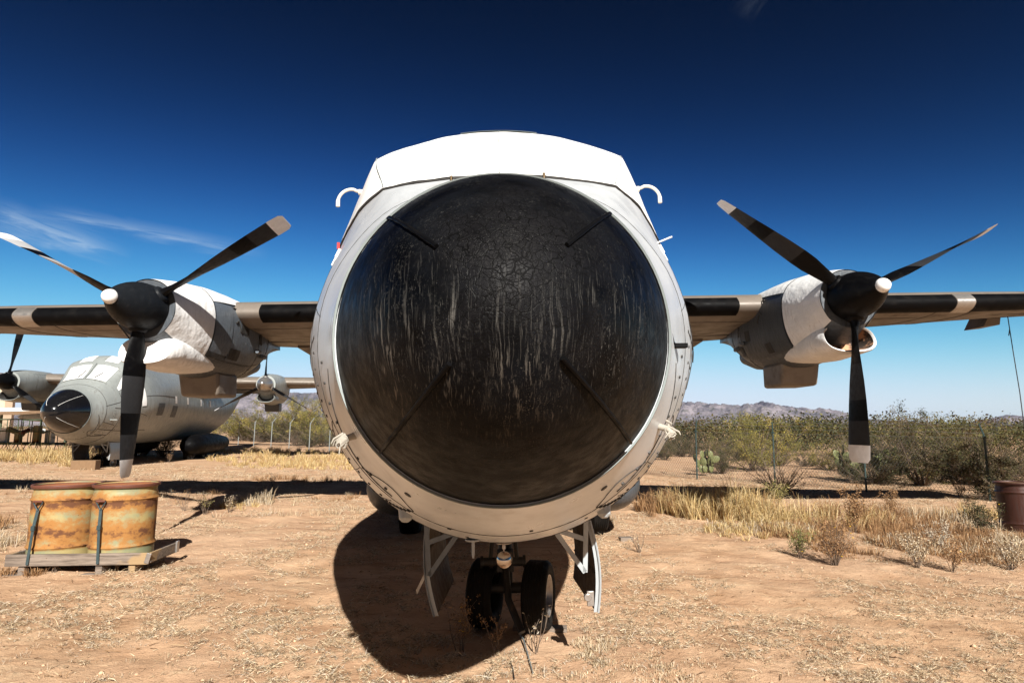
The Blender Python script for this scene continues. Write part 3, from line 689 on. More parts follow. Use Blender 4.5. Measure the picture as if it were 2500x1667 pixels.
base = [ (ground(px, py)-FA).dot(fdir) for px, py in ((1702, 1169), (1893, 1183), (2123, 1197), (2418, 1222))]
ps += base+[base[-1]+3.1, base[-1]+6.2]
lf = [(gx_(px, 1), px) for px in (584, 622, 664, 708, 757, 806, 856)]
for t_, px in lf:      # intersection of the sight direction with the fence line
    # FA + s*fdir = (t*Y, Y)
    s_ = (t_*FA.y-FA.x)/(fdir.x-t_*fdir.y); ps.append(s_)
s_ = base[0]-3.0
while s_ > max(ps[-1], ps[-7])+1.5: ps.append(s_); s_ -= 3.0
print('posts', [round(x, 1) for x in sorted(ps)])
for i, s_ in enumerate(sorted(ps)):
    mb = MB(); r_ = .028
    mb.tube([(s_, 0, -.1), (s_, 0, FH+.03)], r_, 8); mb.box((s_, 0, FH+.03), (.08, .08, .05)); mb.tube([(s_, 0, FH+.04), Vector((s_, 0, FH+.02))+arm*1.05], .020, 5)
    mb.build('fence_post', M['greenpost'] if s_ > -6 else M['galv'], fe)
# ------------------------------------------------------------------ the aircraft: surfaces
ST = np.array([  # y, b, w, zm, zt, xs, zs, x1, z1
    (2.50, 1.371, .712, 2.085, 2.795, .503, 2.588, .651, 2.358),
    (2.60, 1.335, .745, 2.085, 2.825, .53, 2.61, .685, 2.36),
    (3.0, 1.175, .935, 2.15, 2.98, .62, 2.80, .86, 2.49),
    (3.4, 1.075, 1.085, 2.23, 3.21, .69, 3.06, .98, 2.66),
    (3.7, 1.01, 1.195, 2.29, 3.42, .765, 3.26, 1.05, 2.78),
    (4.0, .965, 1.295, 2.34, 3.69, .865, 3.50, 1.10, 2.90),
    (4.4, .94, 1.415, 2.40, 3.97, .955, 3.76, 1.215, 3.06),
    (4.8, .925, 1.51, 2.45, 4.16, 1.01, 3.90, 1.33, 3.18),
    (5.4, .92, 1.60, 2.50, 4.20, .99, 3.93, 1.42, 3.26),
    (6.5, .915, 1.64, 2.53, 4.16, .95, 3.87, 1.47, 3.26),
    (8.0, .915, 1.64, 2.53, 4.16, .95, 3.87, 1.47, 3.26),
    (14.0, .93, 1.64, 2.53, 4.16, .95, 3.87, 1.47, 3.26),
    (16.5, 1.35, 1.52, 2.72, 4.14, .88, 3.87, 1.36, 3.38),
    (19.0, 2.15, 1.15, 3.10, 4.08, .66, 3.86, 1.03, 3.55),
    (22.0, 3.05, .60, 3.55, 4.02, .35, 3.92, .54, 3.78),
    (24.0, 3.65, .22, 3.80, 3.98, .13, 3.93, .20, 3.86)])
def hermite(xs, ys, x):
    x = np.clip(x, xs[0], xs[-1]); m = np.gradient(ys, xs, axis=0)
    d = np.diff(ys, axis=0)/np.diff(xs)[:, None]
    for i in range(len(xs)):          # keep it monotone between stations
        lo = d[max(i-1, 0)]; hi = d[min(i, len(d)-1)]
        m[i] = np.where(lo*hi <= 0, 0, np.sign(lo)*np.minimum(np.abs(m[i]), 2.5*np.minimum(np.abs(lo), np.abs(hi))))
    i = np.clip(np.searchsorted(xs, x)-1, 0, len(xs)-2); h = xs[i+1]-xs[i]; t = (x-xs[i])/h
    a, b, c, e = 2*t**3-3*t**2+1, t**3-2*t**2+t, -2*t**3+3*t**2, t**3-t**2
    return a*ys[i]+b*h*m[i]+c*ys[i+1]+e*h*m[i+1]
def fus(y, k, off=0.0):
    """fuselage skin: y station, k 0..16 (0 belly, 4 +x side, 8 crown, 12 -x side)"""
    def P(y, k):
        b, w_, zm, zt, xs, zs, x1, z1 = hermite(ST[:, 0], ST[:, 1:], y)
        hb = zm-b; r = []
        for i in range(5):
            q_ = math.pi/2*i/4; r.append((w_*math.sin(q_), zm-hb*math.cos(q_)))
        r += [(x1, z1), (xs, zs), (xs*.52, zt-(zt-zs)*.25), (0, zt)]
        loop = r+[(-x, z) for x, z in r[7:0:-1]]
        k = k % 16; i = int(k); t = k-i; p = [np.array(loop[(i+j) % 16]) for j in (-1, 0, 1, 2)]
        v = .5*((2*p[1])+(-p[0]+p[2])*t+(2*p[0]-5*p[1]+4*p[2]-p[3])*t*t+(-p[0]+3*p[1]-3*p[2]+p[3])*t**3)
        if 5 <= k < 7 or 9 <= k < 11:
            wl_ = .72*max(0, min(1, (y-3.15)/.5))*max(0, min(1, (6.0-y)/.8)); v = v*(1-wl_)+(p[1]*(1-t)+p[2]*t)*wl_
        return Vector((v[0], y, v[1]))
    p = P(y, k)
    if off:
        a = P(y+.02, k)-P(y-.02 if y > 2.53 else y, k); b = P(y, k+.05)-P(y, k-.05); n_ = b.cross(a)
        if n_.length > 1e-9:
            n_.normalize(); c = Vector((0, y, 2.4))
            if n_.dot(p-c) < 0: n_ = -n_
            p = p+n_*off
    return p
def patch(S, ys, kf0, kf1, nk, off, mb=None, mi=0):
    mb = mb or MB(); rows = []
    for y in ys:
        k0, k1 = kf0(y), kf1(y); rows.append([S(y, k0+(k1-k0)*j/nk, off) for j in range(nk+1)])
    mb.grid(rows, mi=mi); return mb
def strip(S, mb, uv, wid, off, mi=0):
    """thin raised line along surface parameters"""
    pts = [S(y, k, off) for y, k in uv]; mb.tube(pts, wid, 4, True, mi)
NAC = np.array([  # y from hub, w, top, bot, superellipse power
    (.12, .40, .40, .42, 2.0), (.35, .44, .45, .56, 2.0), (.65, .50, .50, .72, 2.1), (1.1, .565, .545, .80, 2.3), (1.7, .60, .57, .84, 2.4), (2.3, .60, .58, .82, 2.4),
    (2.9, .54, .56, .70, 2.3), (3.4, .44, .52, .50, 2.2), (4.0, .28, .45, .22, 2.1), (4.8, .12, .35, -.02, 2.0)])
def nac(y, k, off=0.0):
    def P(y, k):
        w_, t, b, p = hermite(NAC[:, 0], NAC[:, 1:], y); a = 2*math.pi*k/16
        x, z = math.sin(a), -math.cos(a); s = (abs(x)**p+abs(z)**p)**(-1/p); hh_ = t if z > 0 else b
        return Vector((x*s*w_, y, z*s*hh_))
    p = P(y, k)
    if off:
        a = P(y+.02, k)-P(y-.02, k); b = P(y, k+.05)-P(y, k-.05); n_ = b.cross(a).normalized()
        if n_.dot(p-Vector((0, y, 0))) < 0: n_ = -n_
        p = p+n_*off
    return p
def frange(a, b, n): return [a+(b-a)*i/(n-1) for i in range(n)]
HUBY, HUBX, HUBZ = 8.0, 4.90, 3.40

def blade_mesh(len_=2.21):
    # radial along +Z, chord along Y when feathered, thin along X
    mb = MB(); rs_ = [.14, .22, .34, .5, .75, .92, .95, 1.2, 1.44, 1.50, 1.72, 1.78, 2.04, 2.08, 2.22, 2.27]
    ch = [.15, .15, .16, .22, .33, .375, .38, .41, .415, .415, .41, .405, .395, .39, .36, .27]
    th = [.075, .075, .065, .05, .04, .034, .033, .028, .024, .023, .02, .02, .016, .016, .012, .008]
    tw = [-25, -25, -25, -24, -18, -13, -12, -6, -1, 0, 4, 5, 9, 10, 12, 12]
    n_ = 14; rows = []
    for r_, c_, t_, a_ in zip(rs_, ch, th, tw):
        ring = []; a_ = R(a_)
        for k in range(n_):
            q_ = 2*math.pi*k/n_; y = math.cos(q_)*c_/2; x = math.sin(q_)*t_*(1 if r_ < .4 else (.75+.35*math.cos(q_)))
            ring.append(Vector((x*math.cos(a_)+y*math.sin(a_), -x*math.sin(a_)+y*math.cos(a_), r_)))
        rows.append(ring)
    base_ = 0
    mats = []
    for i in range(len(rs_)-1):
        r_ = (rs_[i]+rs_[i+1])/2; mats.append(0 if r_ < .94 else 1 if r_ < 1.46 else 0 if r_ < 1.75 else 1 if r_ < 2.05 else 2)
    vs = [p for row in rows for p in row]; mb.v = [tuple(p) for p in vs]
    for i in range(len(rs_)-1):
        for k in range(n_): mb.f.append((i*n_+k, i*n_+(k+1) % n_, (i+1)*n_+(k+1) % n_, (i+1)*n_+k)); mb.m.append(mats[i])
    mb.f.append(tuple(range(n_))); mb.m.append(0); mb.f.append(tuple((len(rs_)-1)*n_+k for k in range(n_))); mb.m.append(2)
    return mb
def propeller(par, x, z, angles, spin_mat, cap_mat, mats, label=None):
    mb = MB(); prof = [(-.70, .0), (-.695, .04), (-.66, .070)]+[(-.62+.62*t, .085+.24*math.sin(t*math.pi/2)**.9) for t in frange(.03, 1, 12)]+[(.10, .33), (.12, .30), (.12, .0)]
    mb.lathe([(t+HUBY, r_) for t, r_ in prof], (x, 0, z), n=40)
    for a in angles:                                  # cuffs where the blades leave the spinner
        q_ = R(a); d = Vector((math.cos(q_), 0, math.sin(q_))); c = Vector((x, HUBY, z)); mb.tube([c+d*.20, c+d*.34, c+d*.355], [.13, .115, .095], 16)
    pr = mb.build('propeller', spin_mat, par, angle=50)
    cp = MB(); cp.lathe([(HUBY-.725, .0), (HUBY-.72, .04), (HUBY-.705, .065), (HUBY-.67, .086), (HUBY-.63, .096), (HUBY-.615, .09)], (x, 0, z), n=24); cp.build('spinner_cap', cap_mat, pr, angle=60)
    for a in angles:
        b = blade_mesh().build('blade', mats, pr, angle=40); b.location = (x, HUBY, z); b.rotation_euler = (0, R(90-a), 0)
        if label == 'left' and a == angles[1]: b.material_slots[1].link = 'OBJECT'; b.material_slots[1].material = M['blade_sunlit_tint']; b['label'] = 'blade coloured paler grey to look sunlit'
    return pr
WINGX = [0, 1.0, 2.2, 4.0, 5.6, 7.4, 7.6, 7.8, 7.9, 9.5, 11.5, 13.5, 14.3]
def wing_sec(ax, t):
    """closed section parameter t 0..1 : from trailing edge over the top to the leading edge and back underneath"""
    s = max(0, min(1.6, (ax-4.6)/3.2)); tp = max(0, (ax-8)/6.3)
    top = [(12.8-.5*s, 3.50+.22*s), (12.0-.3*s, 3.70+.12*s), (11.2, 3.85+.05*s), (10.5, 3.90+.03*s), (10.0, 3.87), (9.75, 3.80), (9.62, 3.70), (9.58, 3.62), (9.62, 3.55), (9.72, 3.49), (9.95, 3.43+.02*s), (10.5, 3.40+.06*s), (11.3, 3.39+.13*s), (12.0-.3*s, 3.41+.2*s), (12.8-.5*s, 3.44+.24*s)]
    n_ = len(top); f = t*(n_-1); i = min(int(f), n_-2); u = f-i
    p = [np.array(top[max(0, min(n_-1, i+j))]) for j in (-1, 0, 1, 2)]
    v = .5*((2*p[1])+(-p[0]+p[2])*u+(2*p[0]-5*p[1]+4*p[2]-p[3])*u*u+(-p[0]+3*p[1]-3*p[2]+p[3])*u**3)
    y, z = v; y = 9.58+(y-9.58)*(1-.35*tp)+.5*tp; z = 3.62+(z-3.62)*(1-.45*tp)+.02*max(0, ax-8)
    return y, z
def aircraft(name, label, variant):
    near = variant == 'near'
    root = empty(name); tag(root, label, 'aircraft')
    skin = M['skin'] if near else M['skin_bg']
    # fuselage
    ys = frange(2.5, 7.0, 46)+frange(7.4, 24, 34); mb = MB(); rows = [[fus(y, 16*j/80) for j in range(80)] for y in ys]; mb.grid(rows, closed_u=True)
    mb.add([rows[-1][j] for j in range(80)], [tuple(range(80))]); mb.add([rows[0][j] for j in range(80)], [tuple(range(80))])
    def bolt(y, k, r_=.013, h=.007): mb.tube([fus(y, k, -.002), fus(y, k, h)], r_, 6, True, 1)
    def line(uv, w_=.0022): strip(fus, mb, uv, w_*(1 if near else 4), .0006, 1)
    line([(3.02, 16*j/90) for j in range(91)], .0018)
    line([(3.62, k) for k in frange(-5.0, 5.0, 70)], .002)
    for sd_ in (1, -1):
        line([(y, sd_*4.35) for y in frange(3.0, 7.5, 20)]); line([(y, sd_*2.2) for y in frange(3.05, 5.5, 12)], .003)
        # big lower access panel with rounded corner
        line([(2.78+.18*math.sin(t*1.57), sd_*(1.62+2.0*(1-t))) for t in frange(0, 1, 16)][::-1]+[(3.15+.45*t, sd_*(1.60+.12*t)) for t in frange(0, 1, 8)], .0028)
        for t in frange(0, 1, 8): bolt(2.90, sd_*(1.75+1.95*t), .0085, .006)
        for t in frange(0, 1, 12): bolt(3.34, sd_*(1.75+2.25*t), .0095, .006)
        for t in frange(0, 1, 7): bolt(3.02+.42*t, sd_*(1.34+.30*t), .0105, .008)
        line([(2.98+.48*t, sd_*(1.28+.32*t)) for t in frange(0, 1, 10)], .003); line([(2.98-.16*math.sin(t*3.1), sd_*(1.28+.9*t)) for t in frange(0, 1, 14)], .0025)
        for t in frange(0, 1, 9): bolt(3.72, sd_*(1.6+1.9*t), .010, .004)
        line([(3.05+.5*t, sd_*(2.9-.25*t)) for t in frange(0, 1, 6)], .003)
        line([(3.35+t*1.6, sd_*(4.0-.8*t)) for t in frange(0, 1, 10)], .003)
    for y, k, r_ in ((2.74, 1.5, .018), (2.75, -1.45, .018), (2.95, .35, .010), (3.3, -.5, .010), (3.05, -.75, .012), (3.2, 1.1, .010)): bolt(y, k, r_, .003)
    fz = mb.build('fuselage', [skin, M['seam']], root, angle=50)
    # radome
    L_ = .96; mb = MB(); prof = []
    n_ = 40
    rows = []
    for i in range(n_+1):
        t = i/n_; th = t*math.pi/2; fr_ = math.sin(th); r_ = .708*fr_; y = 2.505-L_*(1-fr_**2.15); zc = 2.088-.045*(1-fr_)
        rows.append([Vector((math.sin(2*math.pi*j/96)*r_, y, zc-math.cos(2*math.pi*j/96)*r_)) for j in range(96)])
    mb.grid(rows, closed_u=True); ra = mb.build('radome', M['radome'] if near else M['black_gloss'], root, angle=70)
    def rad_pt(fr, ang, off=0.0):
        r_ = .708*fr; y = 2.505-L_*(1-fr**2.15); zc = 2.088-.045*(1-fr); d = Vector((math.cos(ang), 0, math.sin(ang)))
        nrm = (Vector((d.x, -.35-1.2*(1-fr), d.z))).normalized(); return Vector((0, y, zc))+d*r_+nrm*off
    fl = MB(); fl.lathe([(2.49, .709), (2.485, .717), (2.495, .721), (2.53, .724), (2.54, .71)], (0, 0, 2.088), n=96); fl.build('radome_flange', M['flange'], root, angle=50)
    for q_ in (39, 141, 231, 313) if near else (48, 130, 228, 310):
        q2 = {39: 47, 141: 134, 231: 224, 313: 318}.get(q_, q_); sm = MB(); hs = random.Random(q_)
        pts = []; rr_ = []
        for t in frange(0, 1, 26):
            fr = .33+(.965-.33)*t; an = R(q_+(q2-q_)*t)
            # straight in space between the two ends
            pts.append(rad_pt(fr, an, .006)); rr_.append((.0066 if near else .0055)*(1+.30*hs.random()*near))
        sm.tube(pts, rr_, 6); sm.build('lightning_strip', M['boot'] if near else M['white_wing'], ra, angle=60)
    if near:
        lip = MB()
        E = ([3.26, 3.30, 3.36, 3.45, 3.55, 3.62, 3.70, 3.85, 4.1, 4.5, 5.0, 5.6, 6.6], [8, 7.5, 7.05, 6.6, 6.2, 6.0, 5.86, 5.62, 5.38, 5.12, 4.92, 4.78, 4.7])
        ke = lambda y: float(np.interp(y, *E))
        ysx = frange(3.262, 3.8, 40)+frange(3.82, 6.6, 46)
        def wob(y, k, off): return fus(y, k, .012+.007*(mnoise.noise(Vector((k*1.4, y*2.2, 3)))+.5*mnoise.noise(Vector((k*4, y*6, 9)))))
        mb = patch(wob, ysx, lambda y: ke(y), lambda y: 16-ke(y), 90, .01)
        cv = mb.build('cockpit_cover', M['cover'], root, angle=60)
        for f in (lambda y: ke(y), lambda y: 16-ke(y)):
            lip.tube([fus(y, f(y)+(-.03 if f(y) < 8 else .03), .006) for y in ysx], .0065, 5)
        lip.build('cover_edge', M['seam'], root)
        for kk in (6.03, 9.97): cs = MB(); cs.tube([fus(y, kk, .019) for y in frange(3.62, 4.5, 20)], .0035, 4); cs.build('cover_seam', M['flange'], cv)
        cs = MB(); cs.tube([fus(y, 8, .021) for y in frange(3.3, 4.7, 20)], .002, 4); cs.build('cover_seam', M['flange'], cv)
        rf = MB()
        patch(fus, frange(4.75, 5.2, 6), lambda y: 7.45, lambda y: 8.55, 10, .03, rf); patch(fus, frange(4.70, 4.75, 2), lambda y: 7.4, lambda y: 8.6, 10, .03, rf)
        rf.build('roof_hatch', M['flange'], root)
        # brass pins over the radome
        for x, h, y in ((-.225, .068, 2.62), (-.180, .042, 2.62), (.160, .042, 2.62), (.205, .072, 2.62)):
            p = MB(); z0 = 2.09+math.sqrt(.738**2-x*x)-.012; p.lathe([(0, .014), (.008, .014), (.012, .008), (h, .007), (h+.004, .003)], (x, y, z0), 'z', 10, cap0=True, cap1=True); p.build('pin', M['brass'], root)
        # bent drain pipes at the cover's corners
        for sd_ in (-1, 1):
            p = MB(); k = 5.62 if sd_ > 0 else 10.38; a0 = fus(4.55, k, 0); pts = [a0, a0+Vector((sd_*.05, -.01, .012))]
            c = a0+Vector((sd_*.085, -.02, -.085))
            for t in frange(100, 5, 10): pts.append(c+Vector((sd_*math.cos(R(t))*.105, 0, math.sin(R(t))*.105)))
            pts.append(pts[-1]+Vector((0, 0, -.045))); p.tube(pts, [.0125]*(len(pts)-2)+[.0155, .0155], 10); p.tube([a0-Vector((sd_*.01, 0, 0)), a0+Vector((sd_*.03, 0, .005))], .024, 8)
            p.build('drain_pipe', M['cream'], root)
        # black vane bracket on the right, probes and tabs
        v = MB(); q_ = at(1686, 851, 2.74); v.box(q_, (.062, .04, .022)); v.tube([q_+Vector((-.050, -.04, .055)), q_+Vector((-.035, -.02, .01)), q_], .006, 5); v.tube([q_, q_+Vector((-.05, .06, 0))], .012, 5); v.build('vane', M['boot'], root, bevel=.004)
        v = MB(); q_ = fus(4.55, 5.02, 0); v.tube([q_, q_+Vector((.10, -.05, .03))], .007, 8); v.build('probe', M['cover'], root)
        for kk, yy_ in ((4.95, 4.35), (4.86, 4.3), (11.05, 4.35), (11.15, 4.4)):
            v = MB(); q_ = fus(yy_, kk, .0); sd_ = 1 if q_.x > 0 else -1; v.box(q_+Vector((sd_*.008, 0, 0)), (.02, .03, .07), Matrix.Rotation(R(-25*sd_), 3, 'Y')); v.build('tab', M['cream'], root)
        v = MB(); q_ = fus(4.4, 11.0, .01); v.box(q_+Vector((-.01, 0, .02)), (.02, .01, .05)); v.tube([q_, q_+Vector((-.012, 0, -.11))], .003, 4); v.build('warning_tag', M['red'], root)
        # wires stapled on the side
        v = MB(); v.tube([fus(3.35+.5*t, 4.1-.55*t+.05*math.sin(t*9), .012) for t in frange(0, 1, 14)], .003, 4); v.tube([fus(3.7-.3*t, 3.75-.5*t, .012) for t in frange(0, 1, 8)], .0025, 4); v.build('cable', M['seam'], root)
        # conical lights, pitot masts under the chin
        for sd_ in (-1, 1):
            v = MB(); q_ = fus(3.30, sd_*1.36, 0); d = Vector((sd_*.0, -.35, -1)).normalized(); v.tube([q_-d*.02, q_+d*.035, q_+d*.05], [.042, .034, .018], 16); v.build('cone_light', M['door_out'], root)
        v = MB(); q_ = fus(3.42, -.42, 0); v.lathe([(0, .045), (-.006, .046), (-.012, .035)], q_, 'z', 20, cap1=True); v.tube([q_, q_+Vector((0, -.012, -.085))], .0085, 10); v.tube([q_+Vector((0, -.012, -.08)), q_+Vector((0, -.014, -.10))], .0055, 8)
        v.build('drain_mast', M['door_out'], root)
        # towing lamp ball hanging below the belly
        v = MB(); q_ = Vector((-.01, 3.9, .97)); v.tube([q_+Vector((0, 0, .03)), q_+Vector((0, 0, -.035))], .011, 10); v.tube([q_+Vector((0, 0, -.03)), q_+Vector((0, 0, -.06))], .004, 6)
        v.lathe([(.0, .050), (.004, .052), (.008, .045)], q_, 'z', 20); lamp = v.build('lamp_mount', M['steel'], root)
        v = MB(); v.lathe([(.052*-math.cos(t), max(.0005, .052*math.sin(t))) for t in frange(0, math.pi, 14)], q_+Vector((0, -.005, -.10)), 'z', 20); v.build('lamp_ball', M['chrome'], lamp, angle=80)
    else:
        pane = M['cover']
        def pn(ys_, k0a, k0b, k1a, k1b, name_='windscreen_pane'):
            y0, y1 = ys_; f0 = lambda y: k0a+(k0b-k0a)*(y-y0)/(y1-y0); f1 = lambda y: k1a+(k1b-k1a)*(y-y0)/(y1-y0)
            patch(fus, frange(y0, y1, 6), f0, f1, 8, .015).build(name_, pane, root)
        pn((3.42, 4.08), 6.15, 6.35, 7.85, 7.80); pn((3.42, 4.08), 9.85, 9.65, 8.15, 8.20)
        pn((3.62, 4.2), 5.15, 5.25, 5.35, 6.0); pn((4.28, 4.68), 5.25, 5.3, 6.05, 5.95); pn((3.62, 4.2), 10.85, 10.75, 10.65, 10.0)
        pn((4.3, 4.75), 6.7, 6.8, 7.6, 7.6, 'roof_window'); pn((4.3, 4.75), 9.3, 9.2, 8.4, 8.4, 'roof_window')
        pn((3.95, 4.35), 3.85, 3.85, 4.85, 4.85, 'side_window'); pn((4.5, 4.75), 3.85, 3.85, 4.75, 4.75, 'side_window')
        for y in (7.2, 8.6, 10.4, 11.8): pn((y, y+.22), 4.0, 4.0, 4.4, 4.4, 'cabin_window')
        for y, kk in ((5.6, 3.2), (7.0, 3.1)):
            patch(fus, frange(y, y+.55, 4), lambda y_: kk, lambda y_: kk+.75, 6, .008).build('dark_patch', M['nac_panel'], root)
        fr = MB(); strip(fus, fr, [(y, 8) for y in frange(3.4, 4.15, 6)], .022, .02); strip(fus, fr, [(3.38, k) for k in frange(6.0, 10.0, 14)], .016, .02)
        fr.build('windscreen_frame', skin, root)
        v = MB(); q_ = fus(3.3, 3.1, 0); v.box(q_+Vector((.10, -.02, 0)), (.22, .06, .03)); v.build('vane', M['skin_bg'], root)
        for q_, q1 in ((fus(3.45, 7.3, .03), fus(3.75, 7.0, .05)), (fus(3.45, 8.6, .03), fus(3.8, 8.3, .05))):
            v = MB(); v.tube([q_, q1], .012, 5); v.build('wiper', M['seam'], root)
        f = MB(); f.box((0, 22.4, 6.2), (.22, 3.0, 4.6), taper=.55); f.build('tail_fin', skin, root, bevel=.05)
        f = MB(); f.box((0, 23.2, 4.3), (9.0, 1.9, .16)); f.build('tailplane', skin, root, bevel=.04)
    # wings
    for sd_ in (-1, 1):
        mb = MB(); rows = [[Vector((sd_*ax, *wing_sec(ax, j/56))) for j in range(57)] for ax in WINGX]; mb.grid(rows, flip=sd_ < 0)
        mb.add([rows[-1][j] for j in range(57)], [tuple(range(57))])
        for ax in (2.0, 6.1, 7.35, 7.95, 9.4):      # skin joints underneath
            mb.tube([Vector((sd_*ax, *wing_sec(ax, t)))+Vector((0, 0, -.002)) for t in frange(.6, .99, 14)], .006, 4, True, 1)
        mb.tube([Vector((sd_*ax, *wing_sec(ax, .735)))+Vector((0, 0, -.002)) for ax in (1.0, 3, 5, 7, 9, 11)], .006, 4, True, 1)
        mb.tube([Vector((sd_*ax, *wing_sec(ax, .88)))+Vector((0, 0, -.004)) for ax in (1.0, 3, 5, 7, 9, 11)], .012, 4, True, 1)
        wg = mb.build('wing', [M['underside'], M['seam']], root, angle=50)
        for a0, a1 in ((1.2, 3.95), (5.6, 7.60), (7.92, 13.2)):
            bt = MB(); xs_ = frange(a0, a1, 8); rows = []
            for ii_, ax in enumerate(xs_):
                row = []
                for j in range(17):
                    t = .385+(.665-.385)*j/16; y, z = wing_sec(ax, t); o_ = .014 if 0 < j < 16 else .001
                    if ii_ in (0, 7): o_ = .001
                    row.append(Vector((sd_*ax, y-o_*.9, z+(o_*.4 if z > 3.62 else -o_*.5))))
                rows.append(row)
            bt.grid(rows, flip=sd_ < 0); bt.build('deicing_boot', M['boot'] if near else M['underside'], wg, angle=60)
        cl = MB(); rows = [[Vector((sd_*ax, *wing_sec(ax, .38+.30*j/16)))+Vector((0, -.004, 0)) for j in range(17)] for ax in (7.61, 7.68, 7.84, 7.91)]
        cl.grid(rows, flip=sd_ < 0); cl.build('joint_band', M['steel'], wg, angle=60)
        fp_ = MB(); fp_.grid([[Vector((sd_*ax, *yz)) for yz in ((12.2, 3.46), (12.9, 3.40), (13.5, 3.30), (13.5, 3.27), (12.9, 3.33), (12.2, 3.38), (12.2, 3.46))] for ax in (1.0, 4.2)], flip=sd_ < 0)
        fp_.build('flap', M['underside'] if near else M['nac_panel'], wg, smooth=False)
        if near and sd_ > 0:
            ax = 9.75; b_ = MB(); y, z = wing_sec(ax, .86); b_.poly_prism([(ax-.28, y-.1, z+.03), (ax-.05, y-.1, z+.03), (ax-.1, y-.1, z-.17), (ax-.42, y-.1, z-.20)], (0, .5, 0)); b_.build('hinge_bracket', M['underside'], wg, smooth=False)
            w2 = MB(); ax = 9.38; y, z = wing_sec(ax, .8); w2.tube([(ax, y, z), (ax+.01, y, z-.6), (ax+.03, y, z-1.4), (ax+.02, y, z-2.25)], .008, 5); w2.tube([(ax, y, z-.25), (ax-.03, y, z-.36)], .01, 4); w2.build('hanging_cable', M['wire_dark'], wg)
    # nacelles and propellers
    for sd_ in (-1, 1):
        hx = sd_*HUBX; nc = empty('tmp')
        mb = MB(); ys_ = frange(.12, 4.8, 44); rows = [[nac(y, 16*j/64) for j in range(64)] for y in ys_]; mb.grid(rows, closed_u=True); mb.add(rows[0], [tuple(range(64))]); mb.add(rows[-1], [tuple(range(64))])
        for y in (2.55, 3.2): strip(nac, mb, [(y, 16*j/60) for j in range(61)], .006, .0, 1)
        for k in (2.1, 13.9, 5.8, 10.2): strip(nac, mb, [(y, k) for y in frange(.9, 3.6, 16)], .005, .0, 1)
        for y in (2.5, 2.6, 3.15):
            for j in range(44): p_ = nac(y, 16*j/44, -.002); q2_ = nac(y, 16*j/44, .006); mb.tube([p_, q2_], .007, 4, True, 1)
        COL.objects.unlink(nc); bpy.data.objects.remove(nc)
        nm = (M['nac_grey'] if near else M['skin_bg'])
        no = mb.build('engine_nacelle', [nm, M['seam']], root, angle=50); no.location = (hx, HUBY, HUBZ)
        wm_m = M['nac_white'] if near else M['skin_bg']
        if near:
            inn = 1 if sd_ < 0 else -1          # which side faces the fuselage
            def wob(y, k, off): return nac(y, k, off+.006*mnoise.noise(Vector((k*1.3, y*3, sd_))))
            # white front and top shroud
            c0 = patch(wob, frange(.12, .95, 14), lambda y: 1.9, lambda y: 14.1, 60, .014); c0.build('front_cowling', M['nac_white'], no, angle=60)
            c1 = patch(wob, frange(.97, 3.1, 26), lambda y: 5.3+.35*(y-1) if y < 4 else 6.5, lambda y: 10.7-.35*(y-1), 40, .016); c1.build('top_cover', M['nac_white'], no, angle=60)
            # side doors facing the fuselage
            if sd_ < 0:
                patch(nac, frange(.97, 1.45, 8), lambda y: 2.4, lambda y: 5.25, 14, .02).build('cowling_panel', M['nac_light'], no, angle=60)
                patch(nac, frange(1.47, 2.5, 12), lambda y: 2.2, lambda y: 5.2, 14, .012).build('cowling_panel', M['nac_light'], no, angle=60)
                pz = [(1.75, 3.7, .13), (2.2, 4.2, .09), (1.5, 2.3, .15), (2.5, 3.4, .06)]
            else:
                patch(nac, frange(.98, 2.5, 16), lambda y: 11.0, lambda y: 14.0, 16, .016).build('cowling_panel', M['nac_panel'], no, angle=60)
                pz = [(2.1, 12.4, .09), (1.45, 13.3, .09), (2.55, 13.2, .08)]
            for y, k, s_ in pz:
                patch(nac, frange(y, y+s_*2.2, 3), lambda y_: k, lambda y_: k+.55, 3, .020).build('access_hole', M['seam'], no)
            # small scoops and handles on the inboard side
            for y, k in ((2.75, 4.2), (2.9, 2.7), (2.45, 3.0)):
                kk = k if sd_ < 0 else 16-k; v = MB(); a0 = nac(y, kk, 0); nx = (nac(y, kk, .1)-a0).normalized(); v.tube([a0, a0+nx*.07+Vector((0, -.02, 0)), a0+nx*.075+Vector((0, -.12, 0))], [.045, .038, .03], 10); v.build('air_scoop', M['nac_light'], no)
            v = MB()
            for a_, b_ in (((1.62, 4.35), (1.72, 3.75)), ((1.62, 4.35), (1.54, 4.15)), ((2.55, 4.0), (2.62, 3.4)), ((1.5, 5.2), (2.5, 4.95))):
                f_ = (lambda k: k) if sd_ < 0 else (lambda k: 16-k)
                v.tube([nac(a_[0], f_(a_[1]), .022), nac((a_[0]+b_[0])/2, f_((a_[1]+b_[1])/2), .024), nac(b_[0], f_(b_[1]), .022)], .010, 5)
            v.build('cowling_latch', M['seam'], no)
        # chin intake: oval lip ahead of the lower cowling
        z0 = -.56; lip = MB(); n_ = 36; rows = []
        for (y, a, b, dz) in ((1.5, .40, .22, -.02), (.85, .42, .245, -.02), (.42, .40, .235, .0), (.25, .385, .225, .0), (.19, .36, .205, 0), (.22, .335, .182, 0), (.32, .325, .172, 0)):
            ring = []
            for j in range(n_):
                q_ = 2*math.pi*j/n_; x, z = math.cos(q_), math.sin(q_); s_ = (abs(x)**2.6+abs(z)**2.6)**(-1/2.6); ring.append(Vector((x*s_*a, y+.10*z*s_*(1 if y < .6 else 0), z0+dz+z*s_*b)))
            rows.append(ring)
        lip.grid(rows, closed_u=True); lo = lip.build('intake_lip', M['nac_white'] if near else M['skin_bg'], no, angle=60)
        thr = MB(); ring0 = rows[-2 if not (near and sd_ < 0) else -3]; c = sum(ring0, Vector())/n_
